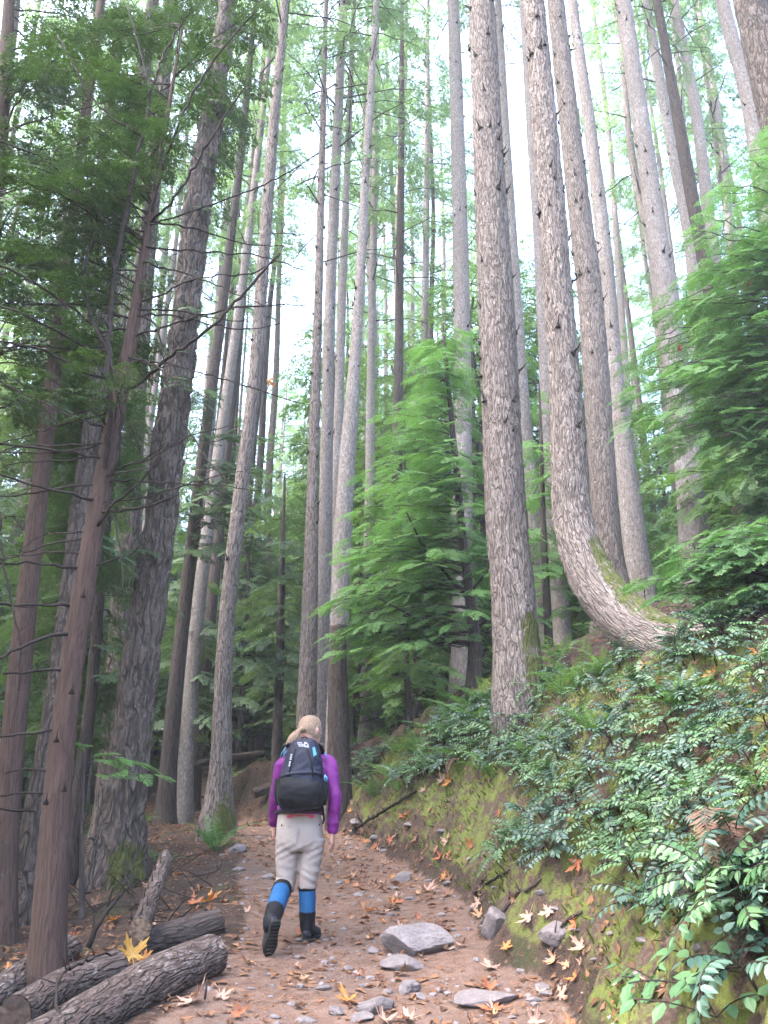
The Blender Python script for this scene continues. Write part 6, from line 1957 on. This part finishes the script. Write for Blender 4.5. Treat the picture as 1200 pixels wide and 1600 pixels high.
# haul loop, compression straps and buckles
g = Geo(); tube(g, [B_(470, 1160, -.13), B_(471, 1153, -.12), B_(477, 1151.5, -.12), B_(482, 1154, -.12), B_(483, 1160, -.13)], [.006] * 5, 6)
part("haul_loop", g.mesh("haul_loop", [M['black']], True, offset=boff), pk)
for q_ in ([B_(458, 1181, -.285), B_(448, 1190, -.25), B_(443, 1200, -.19)], [B_(492, 1184, -.285), B_(500, 1192, -.25), B_(505, 1202, -.19)], [B_(480, 1170, -.285), B_(487, 1190, -.305), B_(489, 1214, -.33)], [B_(461, 1170, -.285), B_(455, 1192, -.305), B_(451, 1214, -.33)]):
    g = Geo(); tube(g, q_, [.005] * 3, 6); part("compression_strap", g.mesh("compression_strap", [M['black']], True, offset=boff), pk)
# hip belt and its hanging tail
g = Geo()
th = np.linspace(0, 2 * pi, 40)
c0 = B_(468, 1267, 0)
P = np.stack([c0[0] + 0.186 * np.cos(th), c0[1] + 0.137 * np.sin(th), c0[2] + 0 * th + 0.006 * np.cos(th)], 1)
ring = []
for k in range(40):
    o_ = np.array([np.cos(th[k]), np.sin(th[k]), 0])
    ring += [P[k] + [0, 0, .011], P[k] + o_ * .006 + [0, 0, .011], P[k] + o_ * .006 - [0, 0, .011], P[k] - [0, 0, .011]]
F = []
for k in range(39):
    for q in range(4): F.append((4 * k + q, 4 * k + (q + 1) % 4, 4 * (k + 1) + (q + 1) % 4, 4 * (k + 1) + q))
g.add(np.array(ring), F)
part("hip_belt", g.mesh("hip_belt", [M['black']], offset=boff), pk)
g = Geo(); tube(g, [B_(502, 1250, -.2), B_(505, 1268, -.165), B_(506, 1280, -.155), B_(504, 1288, -.155)], [.009, .010, .009, .006], 6)
tube(g, [B_(498, 1252, -.27), B_(500, 1262, -.27), B_(497, 1270, -.25)], [.005, .006, .004], 6)
part("strap_tail", g.mesh("strap_tail", [M['black']], True, offset=boff), pk)
# light blue pulls, cords and the printed marks
patch(PV, PF, 0.007, [[(488, 1168), (492, 1167), (495, 1179), (490, 1182)]], "zip_pull", M['cyan'], pk, 0.006)
for q in ([(B_(507, 1176, -.12)), B_(510, 1182, -.11), B_(510, 1188, -.10)], [B_(508, 1211, -.27), B_(511, 1216, -.275), B_(510, 1222, -.27)], [B_(509, 1222, -.27), B_(507, 1216, -.275), B_(508, 1210, -.27)], [B_(447, 1167, -.1), B_(441, 1176, -.09), B_(438, 1183, -.08)], [B_(449, 1172, -.12), B_(444, 1179, -.11), B_(441, 1184, -.1)]):
    g = Geo(); tube(g, q, [.004, .006, .003], 6); part("cord", g.mesh("cord", [M['cyan']], True, offset=boff), pk)
mk = []
for r_ in range(3):
    x = 464.5 + r_ * 1.2; y = 1159.6 + r_ * 2.5
    for wd in ((2.2, 2.2, 2.0), (1.7, 1.7, 1.7, 1.7, 1.7), (2, 2, 2, 2))[r_]:
        mk.append([(x, y), (x + wd, y + 0.25), (x + wd - .2, y + 2.0), (x - .2, y + 1.7)]); x += wd + 0.5
mk.append([(475.5, 1159.5), (477.5, 1159.2), (478.5, 1167.6), (476.3, 1167.2)])
mk.append([(478.3, 1159.6), (480.0, 1160.4), (481.0, 1168.2), (479.2, 1167.9)])
mk.append([(480.8, 1161.4), (482.0, 1163.0), (482.6, 1168.5), (481.6, 1168.3)])
y = 1178.0
for k, wd in enumerate((2.2, 1.8, 2.2, 1.6, 0, 2.4, 2.2, 2.4)):
    x = 454.2 - k * 0.45
    if wd: mk.append([(x, y), (x + 2.6, y + .3), (x + 2.3, y + wd), (x - .3, y + wd - .3)])
    y += (wd or 1.2) + 0.5
patch(PV, PF, 0.003, mk, "printed_mark", M['white_mark'], pb_, 0.002)
off = off_keep
# HAZE-BEGIN
hz = Geo()
hx0, hx1, hy0, hy1, hz0, hz1 = -125, 125, -20, 180, -9, 62
hz.add([(x, y, z) for x in (hx0, hx1) for y in (hy0, hy1) for z in (hz0, hz1)], [(0, 1, 3, 2), (4, 6, 7, 5), (0, 4, 5, 1), (2, 3, 7, 6), (0, 2, 6, 4), (1, 5, 7, 3)])
hm, hnt = mat("haze_air")
pv = nd(hnt, "VolumePrincipled", {'Color': (0.86, 0.92, 0.95, 1), 'Density': 0.0013, 'Anisotropy': 0.2})
ho = nd(hnt, "OutputMaterial"); hnt.links.new(pv.outputs[0], ho.inputs[1])
tag(part("haze", hz.mesh("haze", [hm])), kind='stuff')
# HAZE-END
